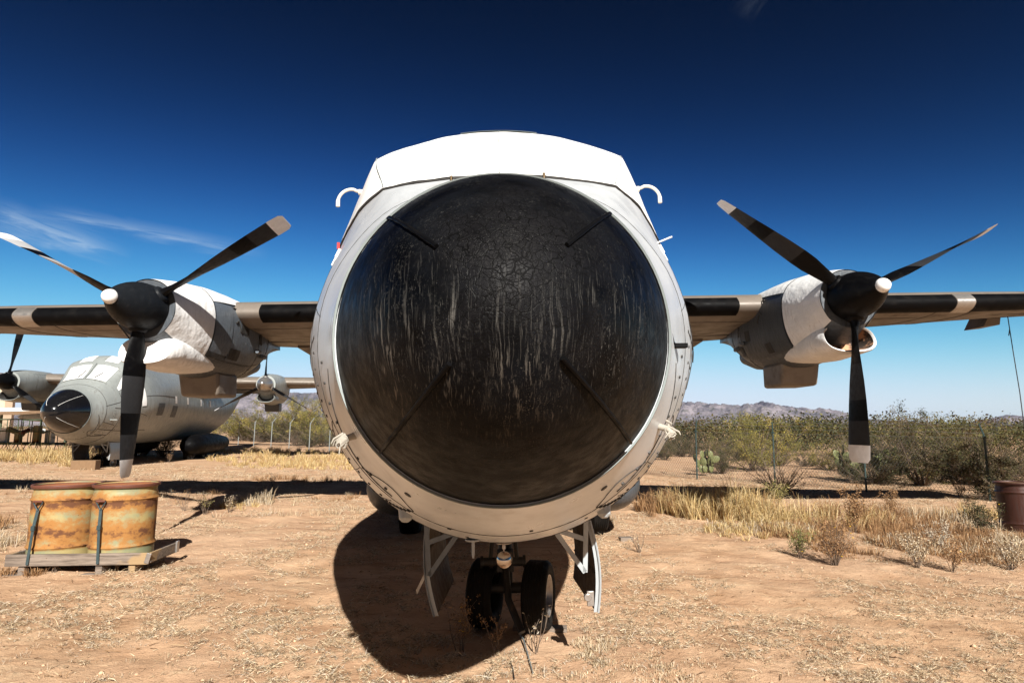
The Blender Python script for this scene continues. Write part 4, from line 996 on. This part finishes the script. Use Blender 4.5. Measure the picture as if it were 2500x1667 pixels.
        dep = .28 if not (near and sd_ < 0) else -.035
        ring1 = [c+(p-c)*.8+Vector((0, dep, 0)) for p in ring0]; thr.grid([ring0, ring1], closed_u=True); thr.add(ring1, [tuple(range(n_))]); thr.build('intake_throat' if dep > 0 else 'intake_cover', (M['intake_rust'] if sd_ > 0 else M['nac_white']) if near else M['seam'], no, angle=50)
        # square exhaust / cooler duct below
        du = MB(); du.poly_prism([(-.33, 1.62, -.74), (.33, 1.62, -.74), (.30, 1.70, -1.13), (-.30, 1.70, -1.13)], (0, .72, 0)); du.build('cooler_duct', M['underside'] if near else M['nac_panel'], no, bevel=.05, angle=60)
        tl = MB(); tl.tube([(0, 2.5, -.56), (0, 3.2, -.52), (0, 3.7, -.42)], [.24, .20, .16], 18); tl.build('exhaust_pipe', M['nac_panel'], no)
        if near: angs = (27.5, 146, 268) if sd_ < 0 else (142.2, 24.5, 266.2)
        else: angs = (82, -38, 202) if sd_ < 0 else (210, -30, 90)
        if near and sd_ < 0: angs = (31.5, 152, 269)
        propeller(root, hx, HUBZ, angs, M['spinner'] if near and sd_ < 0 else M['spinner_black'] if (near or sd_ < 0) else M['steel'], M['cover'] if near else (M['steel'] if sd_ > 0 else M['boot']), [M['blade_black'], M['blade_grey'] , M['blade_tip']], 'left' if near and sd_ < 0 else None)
    # main gear housings and wheels
    for sd_ in (-1, 1):
        sp = MB(); rows = []
        for y, a, b in ((8.95, .02, .02), (9.0, .22, .18), (9.2, .38, .32), (9.6, .50, .43), (10.4, .56, .48), (12.5, .56, .48), (14.2, .38, .35), (15.2, .08, .1)):
            rows.append([Vector((sd_*(1.66+math.cos(2*math.pi*j/28)*a), y, .78+math.sin(2*math.pi*j/28)*b)) for j in range(28)])
        sp.grid(rows, closed_u=True); sp.build('gear_housing', M['nac_grey'] if near else M['boot'], root, angle=60)
        for y in (9.9, 11.5):
            wb = MB(); wheel_mb(wb, (sd_*1.50, y, .46), .46, .30); t_ = wb.build('main_wheel', M['rubber'], root, angle=50); rb = MB(); rim_mb(rb, (sd_*1.50, y, .46), .46, .30, sd_); rb.build('rim', M['steel'], t_)
    # nose gear
    g = MB(); gy = 5.35; g.tube([(0, gy+.25, 1.25), (0, gy, .36)], [.07, .06], 14); g.tube([(-.30, gy, .33), (.30, gy, .33)], .045, 12); g.tube([(-.20, gy-.07, .56), (.16, gy-.07, .56)], .038, 12)
    for x in (-.20, -.12, .03, .16): g.tube([(x-.012, gy-.07, .56), (x+.012, gy-.07, .56)], .052, 12)
    for x in (-.13, .10): g.tube([(x, gy-.08, .56), (x*.6, gy-.12, 1.05)], .018, 8)
    g.tube([(0, gy-.10, .55), (.02, gy-.25, .30), (.12, gy-.42, .10)], .03, 8); g.box((0, gy-.02, .56), (.14, .14, .16))
    g.tube([(-.05, gy+.1, 1.1), (-.06, gy-.02, .72)], .02, 8)
    ng = g.build('nose_gear', M['dark_metal'], root, bevel=0)
    for x, sd_ in ((-.235, -1), (.235, 1)):
        wb = MB(); wheel_mb(wb, (x, 0, .28), .28, .21); t_ = wb.build('tyre', M['rubber'], ng, angle=50); rb = MB(); rim_mb(rb, (x, 0, .28), .28, .21, 1 if x > 0 else -1); ro = rb.build('rim', M['steel'], ng)
        for o_ in (t_, ro): o_.location = (.05, gy, 0); o_.rotation_euler = (0, 0, R(-15))
    # nose gear doors
    for sd_ in (-1, 1):
        d = MB(); n_ = 10; o_, i_ = [], []
        def dp(y, t, off):
            z = 1.04-.61*t-.03*(y-4.3); bul = .045*math.sin(t*math.pi*.9); x = (.54 if sd_ < 0 else .585)+bul-.07*t*(1 if sd_ < 0 else -.3); return Vector((sd_*(x+off-(y-4.3)*.03), y, z))
        ysd = frange(4.28, 5.35, 6); A = [[dp(y, t, .008) for t in frange(0, 1, n_)] for y in ysd]; B = [[dp(y, t, -.008) for t in frange(0, 1, n_)] for y in ysd]
        d.grid(A, flip=sd_ < 0, mi=0); d.grid(B, flip=sd_ > 0, mi=1)
        for aa, bb, mi in ((A[0], B[0], 0), (A[-1], B[-1], 1), ([r_[0] for r_ in A], [r_[0] for r_ in B], 0), ([r_[-1] for r_ in A], [r_[-1] for r_ in B], 1)): d.grid([aa, bb], mi=mi)
        d.grid([[p+Vector((-sd_*.014, .0, 0)) for p in B[0]], B[0]], mi=0)       # turned front flange
        dr = d.build('gear_door', [M['door_out'], M['door_in']], root, angle=50)
        bk = MB(); y = 4.25; x0 = sd_*(.545 if sd_ < 0 else .565); ins = -sd_
        Q = [Vector((x0, y, 1.06)), Vector((x0+ins*.02, y, .92)), Vector((x0-sd_*.02, y, .70)), Vector((x0+ins*.23, y, .99)), Vector((x0+ins*.20, y, 1.02)), Vector((x0+ins*.04, y, 1.10))]
        for a_, b_ in ((0, 2), (1, 3), (2, 3), (4, 5), (5, 0)): 
            p0, p1 = Q[a_], Q[b_]; t = (p1-p0).normalized(); s_ = Vector((-t.z, 0, t.x))*.016; bk.poly_prism([p0-s_, p0+s_, p1+s_, p1-s_], (0, .02, 0))
        bk.tube([Q[3]+Vector((0, -.008, 0)), Q[3]+Vector((0, .03, 0))], .028, 14)
        rb_ = MB()
        for t_ in (.3, .62): rb_.tube([dp(y_, t_, -.012) for y_ in frange(4.3, 5.33, 6)], .010, 4)
        rb_.build('door_rib', M['door_in'], dr)
        bk.build('hinge_bracket', M['door_out'] if sd_ > 0 else M['nac_light'], dr, smooth=False)
        ed = MB(); ed.tube([p+Vector((0, -.012, 0)) for p in A[0]], .007, 5); ed.build('door_edge', M['door_out'] if sd_ > 0 else M['nac_light'], dr)
        lk = MB()
        if sd_ > 0:
            q_ = dp(4.3, .86, -.05); lk.box(q_, (.05, .02, .10)); lk.tube([q_+Vector((-.02, -.02, .01)), q_+Vector((-.02, .01, .01))], .026, 12); lk.build('door_latch', M['steel'], dr, bevel=.004)
        else:
            q_ = dp(5.0, .45, .02); lk.poly_prism([q_, q_+Vector((0, 0, -.05)), q_+Vector((-.16, 0, -.36)), q_+Vector((-.17, 0, -.33))], (0, .02, 0)); lk.build('door_strut', M['steel'], dr, smooth=False)
    return root
def wheel_mb(mb, c, r_, w_):
    p = [(-w_/2*.72, r_*.56), (-w_/2*.95, r_*.66), (-w_/2, r_*.80), (-w_/2*.92, r_*.93), (-w_/2*.70, r_*.985)]
    gr = []
    for k in range(-3, 4): x = k*w_*.11; gr += [(x-w_*.035, r_), (x-w_*.012, r_*1.0), (x, r_*.975), (x+w_*.012, r_*1.0)]
    prof = p+gr+[(-a, b) for a, b in reversed(p)]; mb.lathe(prof+[prof[0]], c, 'x', 56)
def rim_mb(mb, c, r_, w_, s):
    mb.lathe([(s*w_*.36, r_*.57), (s*w_*.44, r_*.60), (s*w_*.44, r_*.55), (s*w_*.30, r_*.50), (s*w_*.16, r_*.44), (s*w_*.14, r_*.20), (s*w_*.26, r_*.17), (s*w_*.30, r_*.11), (s*w_*.30, .001)], c, 'x', 40)
    for k in range(8):
        a = 2*math.pi*k/8; mb.tube([Vector(c)+Vector((s*w_*.13, math.cos(a)*r_*.31, math.sin(a)*r_*.31)), Vector(c)+Vector((s*w_*.17, math.cos(a)*r_*.31, math.sin(a)*r_*.31))], r_*.035, 6)
ch = Mat('polished_ball', .12, 1.0); ch.color(ch.mix(ch.rng(ch.noise(12, 4), .4, .7), (.55, .50, .45), (.30, .16, .08))); M['chrome'] = ch.m
A1 = aircraft('transport_aircraft', 'large white nosed twin propeller transport aircraft facing the camera with a cracked black radome', 'near')
A1.rotation_euler = (0, -R(1.05), R(.9)); A1.location = (.037, 0, 0)
A2 = aircraft('parked_aircraft', 'smaller looking grey twin propeller aircraft with whited out windows parked behind the rusty drums', 'far')
psi = R(11); Bx, By = -14.45, 19.4
A2.rotation_euler = (0, 0, psi); A2.location = (Bx+2.5*math.sin(psi), By-2.5*math.cos(psi), .10)
M['lid'] = painted('orange_rust_lid', (.34, .12, .045), (.14, .045, .02), .6, .1, .7, 5, False, .4)
# ------------------------------------------------------------------ drums on a pallet
def drum(name, p, h, r_, mats, label, group, tilt=0.0, rz=0.0, lid=True):
    root = empty(name, p, rz, tilt, 0); tag(root, label, 'drum', group)
    mb = MB(); prof = [(0, r_*.975), (.015, r_*1.0)]
    for t in frange(.03, .985, 44):
        z = t*h; b = 0
        for c in (.19, .81): b += .018*math.exp(-((t-c)/.014)**2)
        b += -.006*math.exp(-((t-.93)/.03)**2)
        prof.append((z, r_*(1.0 if t < .88 else .985)+b))
    prof += [(h, r_*.99)]
    mb.lathe(prof, (0, 0, 0), 'z', 64, cap0=True); mb.build('drum_body', mats[0], root, angle=60)
    rm = MB(); rm.lathe([(h-.030, r_*1.0), (h-.028, r_*1.055), (h-.004, r_*1.065), (h+.006, r_*1.045), (h+.004, r_*1.0), (h-.012, r_*.985), (h-.022, r_*.94)], (0, 0, 0), 'z', 64); rm.build('drum_rim', mats[1], root, angle=40)
    rm = MB(); rm.lathe([(h-.022, r_*.945), (h-.024, r_*.3), (h-.024, .001)], (0, 0, 0), 'z', 64); rm.build('drum_lid', mats[2], root, angle=40)
    return root
PB = ground(330, 1397); PL = ground(45, 1392)
pd = Vector((PB.x-PL.x, PB.y-PL.y, 0)).normalized(); pa = math.atan2(pd.y, pd.x)
PO = Vector((-4.78, 6.82, SLOPE*-4.8)); pa = R(4); pd = Vector((math.cos(pa), math.sin(pa), 0))
print('pallet', PL, PB, (PB-PL).length)
pal = empty('pallet', PO, pa); tag(pal, 'weathered wooden pallet with raised side boards under the two rusty drums', 'pallet')
W_, D_ = 1.50, .66
def plank(name, c, s, mat=None, M3=None): b = MB(); b.box(c, s, M3); return b.build(name, mat or M['wood'], pal, smooth=False, bevel=.006)
for x in (-W_/2+.16, .22, W_/2-.18): plank('bearer', (x, D_/2, .045), (.07, D_, .10))
for k in range(6): plank('deck_board', (0, .07+k*D_/6, .108), (W_-.02, .11, .022))
for x in (-.55, .45): plank('base_board', (x, .02, -.002), (.8, .08, .02))
plank('side_board', (0, -.012, .165), (W_, .03, .125))
plank('end_board', (W_/2+.005, D_/2, .170), (.03, D_, .11)); plank('end_board', (-W_/2-.005, D_/2, .165), (.03, D_, .11))
br = MB(); br.box((W_/2+.0, -.03, .17), (.05, .012, .11), Matrix.Rotation(R(14), 3, 'Y')); br.build('metal_bracket', M['steel'], pal, smooth=False, bevel=.003); br = MB(); br.box((W_/2+.03, D_-.08, .18), (.02, .06, .13)); br.build('metal_bracket', M['steel'], pal, smooth=False, bevel=.003)
MX = Matrix.Translation(PO) @ Matrix.Rotation(pa, 4, 'Z')
dh, dr_ = .83, .325
labs = ['rusty yellow steel drum on the pallet, the left one, partly behind its neighbour', 'rusty yellow steel drum on the pallet, the right one, in front']
for i, (x, y) in enumerate(((-.405, .345), (.27, .33))):
    p = MX @ Vector((x, y, .121)); drum('steel_drum', p, dh, dr_, (M['drum'], M['drum_rim'], M['lid']), labs[i], 'rusty drums on the pallet', 0, i*2.1+.4)
    r0 = MX @ Vector((x-.075, y-dr_-.018, .121+dh*.77)); r1 = MX @ Vector((x-.04-.06*(i == 0), -.04, .12))
    st_ = empty('tie_down_strap', r1); st_['label'] = ['teal tie-down strap with triangular handle in front of the left drum', 'teal tie-down strap with triangular handle in front of the right drum'][i]; st_['category'] = 'strap'; st_['group'] = 'straps holding the drums'
    a, b = r0-r1, Vector((0, 0, 0)); ux = pd*1.0; n0 = Vector((pd.y, -pd.x, 0))
    s = MB(); m0 = a*.60+n0*.012
    def band(p0, p1, w0): t = (p1-p0); s.poly_prism([p0-ux*w0, p0+ux*w0, p1+ux*w0, p1-ux*w0], n0*.006)
    band(b, m0, .014); band(m0, a-Vector((0, 0, .06)), .016)
    s.box(m0+n0*.006, (.04, .02, .05)); s.build('strap_webbing', M['strap'], st_, smooth=False)
    hnd = MB(); c0 = a-Vector((0, 0, .07)); c1 = a+ux*.048+Vector((0, 0, .015)); c2 = a-ux*.048+Vector((0, 0, .015)); hnd.tube([c0+n0*.01, c1+n0*.01, c1+n0*.012+Vector((0, 0, .012))], .007, 6); hnd.tube([c0+n0*.01, c2+n0*.01, c2+n0*.012+Vector((0, 0, .012))], .007, 6); hnd.build('handle_frame', M['strap'], st_)
    gp = MB(); gp.tube([c2+n0*.012+Vector((0, 0, .012)), c1+n0*.012+Vector((0, 0, .012))], .013, 10); gp.build('grip', M['drum_rim'], st_)
    # hook bracket welded on the drum
dp_ = ground(2475, 1296); drum('steel_drum', (dp_.x+.26, dp_.y+.1, dp_.z-.03), .88, .33, (M['drum_dark'], M['drum_dark'], M['wood_block']), 'dark brown rusted drum standing alone at the right edge', None, R(-1.5), .4)

# ------------------------------------------------------------------ things around the gear
def timber(name, c, s, rz, label, cat, mat='wood_block'):
    b = MB(); b.box((0, 0, s[2]/2), s); o_ = b.build(name, M[mat], None, smooth=False, bevel=.008); o_.location = (c[0], c[1], float(gz(c[0], c[1]))-.01); o_.rotation_euler = (0, 0, rz); return tag(o_, label, cat)
g0 = ground(208, 1146); timber('wood_block', (g0.x, g0.y, -.01), (.75, .35, .32), R(10), 'brown timber block in front of the nose gear of the parked grey aircraft', 'block')
timber('wheel_chock', (1.72, 9.30, 0), (.20, .13, .07), R(8), 'pale wooden chock beside the right main wheel', 'chock', 'wood')
pg_ = ground(1318, 1534); timber('timber_plank', (pg_.x, pg_.y, .0), (.46, .12, .045), R(-6), 'grey plank lying in front of the nose wheels', 'plank', 'wood')
sk = MB(); p0 = ground(1268, 1552, 0); sk.tube([p0+Vector((0, 0, .02)), p0+Vector((.03, -.16, .03)), p0+Vector((.06, -.42, .004)), p0+Vector((.085, -.75, .006))], [.008, .007, .006, .004], 6); tag(sk.build('wire_stake', M['galv']), 'pale bent wire running out of the nose shadow toward the camera', 'wire')
sk = MB(); p0 = ground(1245, 1615, 0); sk.tube([p0+Vector((0, 0, .004)), p0+Vector((.02, -.12, .01)), p0+Vector((.03, -.3, .004))], .004, 5); tag(sk.build('wire', M['wire_dark']), 'dark wire lying on the dirt left of the pale one', 'wire')
# rags tied on the nose ring
def rag(k, y, label, seed, sd_):
    rs = random.Random(seed); c = A1.matrix_basis @ fus(y, k, .012); mb = MB(); out = Vector((sd_*.8, -.3, -.1)).normalized(); dn = Vector((sd_*.45, -.1, -.8)).normalized()
    mb.tube([c-out*.02, c+out*.02+dn*.01, c+out*.03+dn*.035], [.016, .014, .011], 8)
    for i in range(9):
        d = (dn+Vector((rs.gauss(0, .35), rs.gauss(0, .2), rs.gauss(0, .25)))).normalized(); l = .03+.045*rs.random(); p = c+out*.02+Vector((rs.gauss(0, .008), 0, rs.gauss(0, .01)))
        mb.tube([p, p+d*l*.5+out*.015, p+d*l], [.006, .005, .0025], 6)
    for i in range(4):
        p = c+out*.022+dn*.015; a = rs.random()*6; mb.tube([p+Vector((math.cos(t+a)*.02*sd_, -.01*math.sin(t), math.sin(t+a)*.015))+dn*(.01*i) for t in frange(0, 5, 9)], .004, 6)
    tag(mb.build('rag', M['rope'], angle=70), label, 'rag', 'rags tied to the nose')
def findk(px, py, y=3.15):
    best = None
    for k in frange(0, 15.9, 160):
        for yy_ in frange(2.7, 3.7, 11):
            p = A1.matrix_basis @ fus(yy_, k); d = ray(px, py); t = p.y/d.y; e = (d.x*t-p.x)**2+(CAMH+d.z*t-p.z)**2
            if best is None or e < best[0]: best = (e, k, yy_)
    return best[1:]
k, y = findk(862, 1060); rag(k, y, 'knotted white rag tied to the lower left of the nose ring', 3, -1)
k, y = findk(1608, 1045); rag(k, y, 'frayed white rag tied to the lower right of the nose ring', 8, 1)

# ------------------------------------------------------------------ weeds that stand out
def weed(x, y, h, n, label, seed, leafpal='brown', flowers=0, spread=.5, name='weed', leaves=260, stemmat='twig'):
    rs = random.Random(seed); g_ = np.random.default_rng(seed); root = empty(name, (x, y, float(gz(x, y))-.01)); tag(root, label, 'weed')
    mb = MB(); tips = []
    for i in range(n):
        a = rs.random()*6.28; d = Vector((math.cos(a)*spread*rs.random(), math.sin(a)*spread*rs.random(), 1)).normalized(); p = Vector((rs.gauss(0, .015), rs.gauss(0, .015), 0)); L = h*(.6+.45*rs.random()); pts = [p.copy()]
        for k in range(5): d = (d+Vector((rs.gauss(0, .12), rs.gauss(0, .12), 0))).normalized(); p = p+d*L/5; pts.append(p.copy())
        mb.tube(pts, [.004, .0035, .003, .0025, .002, .0015], 4, False); tips += pts[2:]
        for q_ in range(3):
            b = pts[2+q_]; e = b+Vector((rs.gauss(0, .08), rs.gauss(0, .08), .06+rs.random()*.08))*h*1.4; mb.tube([b, e], [.002, .0012], 3, False); tips += [e, (b+e)/2]
    mb.build('stem', M[stemmat], root, smooth=False, recalc=False)
    T = np.array([tuple(t) for t in tips]); k = g_.integers(0, len(T), leaves); P = T[k]+g_.normal(size=(leaves, 3))*.02*h/.5
    D = g_.normal(size=(leaves, 3)); D /= np.linalg.norm(D, axis=1, keepdims=True); D *= (.018+.014*g_.random((leaves, 1)))*(h/.5)**.5
    v, f, c = blade_arrays(P, D, .010*np.ones(leaves)*(h/.5)**.5, pick(leafpal, leaves)); fast_mesh('leaves', v, f, M['leaf'], c, root)
    if flowers:
        fm = MB()
        for i in range(flowers):
            c_ = Vector(tips[rs.randrange(len(tips))])+Vector((0, 0, .01)); fm.lathe([(-.003, .001), (0, .009), (.004, .011), (.007, .004)], c_, 'z', 9, cap1=True)
        fm.build('flower', M['flower'], root)
    return root
fm_ = Mat('yellow_petal', .6); fm_.color((.75, .45, .02)); M['flower'] = fm_.m
def W(px, py): p = ground(px, py); return p.x, p.y
x, y = W(1128, 1590); weed(x, y, .42, 5, 'thin flowering weed with yellow blooms in the shadow left of the nose wheels', 1, 'brown', 5, .25, 'flowering_weed')
x, y = W(1205, 1600); weed(x, y, .34, 3, 'dead brown weed in the shadow below the nose gear', 2, 'brown', 0, .2, 'dead_weed', 120)
x, y = W(1188, 1650); weed(x, y, .12, 3, 'small dry weed at the near edge of the nose shadow', 3, 'straw', 0, .3, 'dead_weed', 70)
x, y = W(1310, 1590); weed(x, y, .42, 4, 'dry stalk standing right below the wheel axle', 4, 'straw', 0, .3, 'dry_stalk', 20)
x, y = W(1650, 0+1365); 
for px, py, h, n, pal, fl_, lab, sp in ((2040, 1378, .62, 34, 'brown', 9, 'bushy brown weed with a few yellow flowers in front of the tall grass', .55), (1955, 1362, .42, 10, 'green', 2, 'green weed left of the bushy flowering one', .6), (2395, 1310, .80, 9, 'dark', 5, 'tall dark thorny weed near the lone brown drum', .75),
                               (2330, 1395, .50, 8, 'brown', 3, 'spindly weed below the dark thorny one', .6), (2240, 1385, .50, 18, 'straw', 0, 'pale grey dead bush right of the flowering weed', .7), (2290, 1340, .46, 14, 'grey', 0, 'pale twiggy bush behind the grey dead bush', .7), (2180, 1270, .62, 6, 'brown', 0, 'tall brown seed stalks at the back of the grass', .3), (2090, 1300, .80, 5, 'brown', 3, 'dark upright stalk rising out of the tall grass', .2),
                               (1790, 1265, .50, 14, 'dark', 0, 'dark shaded weed at the left end of the tall grass', .5), (2470, 1390, .45, 20, 'straw', 0, 'spiky pale grass clump at the right edge', .9), (1900, 1240, .60, 14, 'olive', 0, 'green grey weed rising behind the golden grass', .35)):
    x, y = W(px, py); weed(x, y, h, n, lab, px, pal, fl_, sp, leaves=int(900*h/.5))
for px, py, h, pal, lab in ((130, 1400, .24, 'brown', 'dry weed poking up at the left foot of the pallet'), (285, 1395, .16, 'straw', 'small dry weed under the middle of the pallet'), (500, 1255, .5, 'olive', 'green grey weed right of the drums in the wing shadow'), (450, 1245, .42, 'brown', 'dark dry weed just behind the right drum'), (412, 1130, .5, 'brown', 'lone stalk in front of the parked aircraft main gear'), (560, 1250, .36, 'straw', 'pale weed at the edge of the wing shadow'), (665, 1190, .4, 'straw', 'pale dry bush on the dirt track by the nose ring'), (1560, 1350, .30, 'straw', 'forked dry stalk beside the right main wheel')):
    x, y = W(px, py); weed(x, y, h, 8, lab, px, pal, 0, .6, 'dry_weed', 140)
for px, py, h, pal, lab in ((1760, 1118, .45, 'straw', 'grey tuft behind the fence right of the first post'), (2205, 1135, .45, 'straw', 'round pale bush behind the fence right of the hanging blade'), (2345, 1215, .60, 'gold', 'golden clump at the fence left of the last post'), (2395, 1160, .4, 'gold', 'small yellow clump behind the last right fence post')):
    x, y = W(px, py); weed(x, y, h, 26, lab, px, pal, 0, .8, 'dry_clump', 200)

# ------------------------------------------------------------------ far left: racks, tower, another wing
def rack(px0, px1, Y, label, seed):
    rs = random.Random(seed); x0, x1 = gx_(px0, Y), gx_(px1, Y); W2 = x1-x0; root = empty('storage_rack', (x0, Y, float(gz(x0, Y))-.15)); tag(root, label, 'rack', 'green steel storage racks')
    f = MB(); z0, z1 = .55, 1.72
    for yy_ in (0, 1.2):
        n_ = max(3, int(W2/.55))
        for i in range(n_+1): x = W2*i/n_; f.tube([(x, yy_, z0), (x, yy_, z1)], .022, 5)
        for z in (z0, (z0+z1)/2, z1): f.tube([(0, yy_, z), (W2, yy_, z)], .026, 5)
        for i in range(n_): x = W2*i/n_; f.tube([(x, yy_, z0), (x+W2/n_*.5, yy_, 0)], .02, 5); f.tube([(x+W2/n_, yy_, z0), (x+W2/n_*.5, yy_, 0)], .02, 5)
    for x in (0, W2/2, W2): f.tube([(x, 0, z0), (x, 1.2, z0)], .03, 5); f.tube([(x, 0, z1), (x, 1.2, z1)], .02, 5)
    f.box((W2/2, .6, z0-.05), (W2, 1.2, .08)); f.build('rack_frame', M['rack'], root, smooth=False)
    cols = ['white_wing', 'drum', 'nac_light', 'drum_rim', 'skin_bg', 'strap', 'cream']
    n_ = int(W2/.30)
    for i in range(n_):
        w2 = .12+.16*rs.random(); hh_ = .35+.7*rs.random(); b = MB()
        if rs.random() < .5: b.box((W2*(i+.5)/n_, .3+.6*rs.random(), z0+hh_/2), (w2, .3, hh_))
        else: b.tube([(W2*(i+.5)/n_, .2, z0+.15+rs.random()*.6), (W2*(i+.5)/n_+.15, 1.0, z0+.15+rs.random()*.6)], .08+.06*rs.random(), 10)
        b.build('stored_part', M[rs.choice(cols)], root, smooth=False, bevel=.01)
rack(-60, 52, 30.0, 'green steel rack full of stored parts at the left edge', 2)
rack(56, 122, 30.4, 'green steel rack of yellow and white parts beside the radome of the grey aircraft', 5)
tw = empty('control_tower', (gx_(3, 190), 190, 0)); tag(tw, 'distant beige control tower at the left edge', 'tower')
b = MB(); b.lathe([(0, 3.0), (11.5, 2.7)], (0, 0, 0), 'z', 8, cap1=True); b.build('tower_shaft', M['tower'], tw, smooth=False)
b = MB(); b.lathe([(11.5, 3.0), (12.0, 4.1), (13.2, 4.1), (13.2, 3.2)], (0, 0, 0), 'z', 8); b.build('cab_base', M['tower'], tw, smooth=False)
b = MB(); b.lathe([(13.2, 3.2), (14.9, 3.7)], (0, 0, 0), 'z', 8); b.build('cab_glazing', M['glass_dark'], tw, smooth=False)
b = MB(); b.lathe([(14.9, 4.3), (15.4, 4.3), (16.2, .1)], (0, 0, 0), 'z', 8, cap0=True); b.build('tower_roof', M['cream'], tw, smooth=False)
# white wing with float-like pod, partly seen
wgp = empty('detached_wing', (gx_(-40, 36), 36, 0)); tag(wgp, 'long white wing with a pod standing behind the storage racks', 'aircraft wing')
b = MB(); zt = 1.7+36*(1040-1003)/FPX
rows = []
for x, zc in ((-8, zt+.15), (-2, zt), (2, zt-.02), (6.2, zt+.05)): rows.append([Vector((x, math.cos(t)*1.1, zc+math.sin(t)*.22*(1 if x < 6 else .4))) for t in frange(0, 2*math.pi, 20)[:-1]])
b.grid(rows, closed_u=True); b.add(rows[-1], [tuple(range(19))]); b.build('wing_panel', M['white_wing'], wgp)
b = MB(); b.lathe([(-1.5, .02), (-1.1, .28), (0, .38), (1.2, .25), (1.7, .02)], (3.4, .1, zt-.35), 'x', 18, sz=.8); b.build('pod', M['skin_bg'], wgp)
b = MB(); b.tube([(1.0, 0, 0), (1.0, 0, zt)], .08, 8); b.tube([(-5, 0, 0), (-5, 0, zt)], .08, 8); b.tube([(5, 0, 0), (5, 0, zt)], .08, 8); b.build('stand', M['rack'], wgp)
# chain hanging at the parked aircraft
print('objects', len(bpy.data.objects))
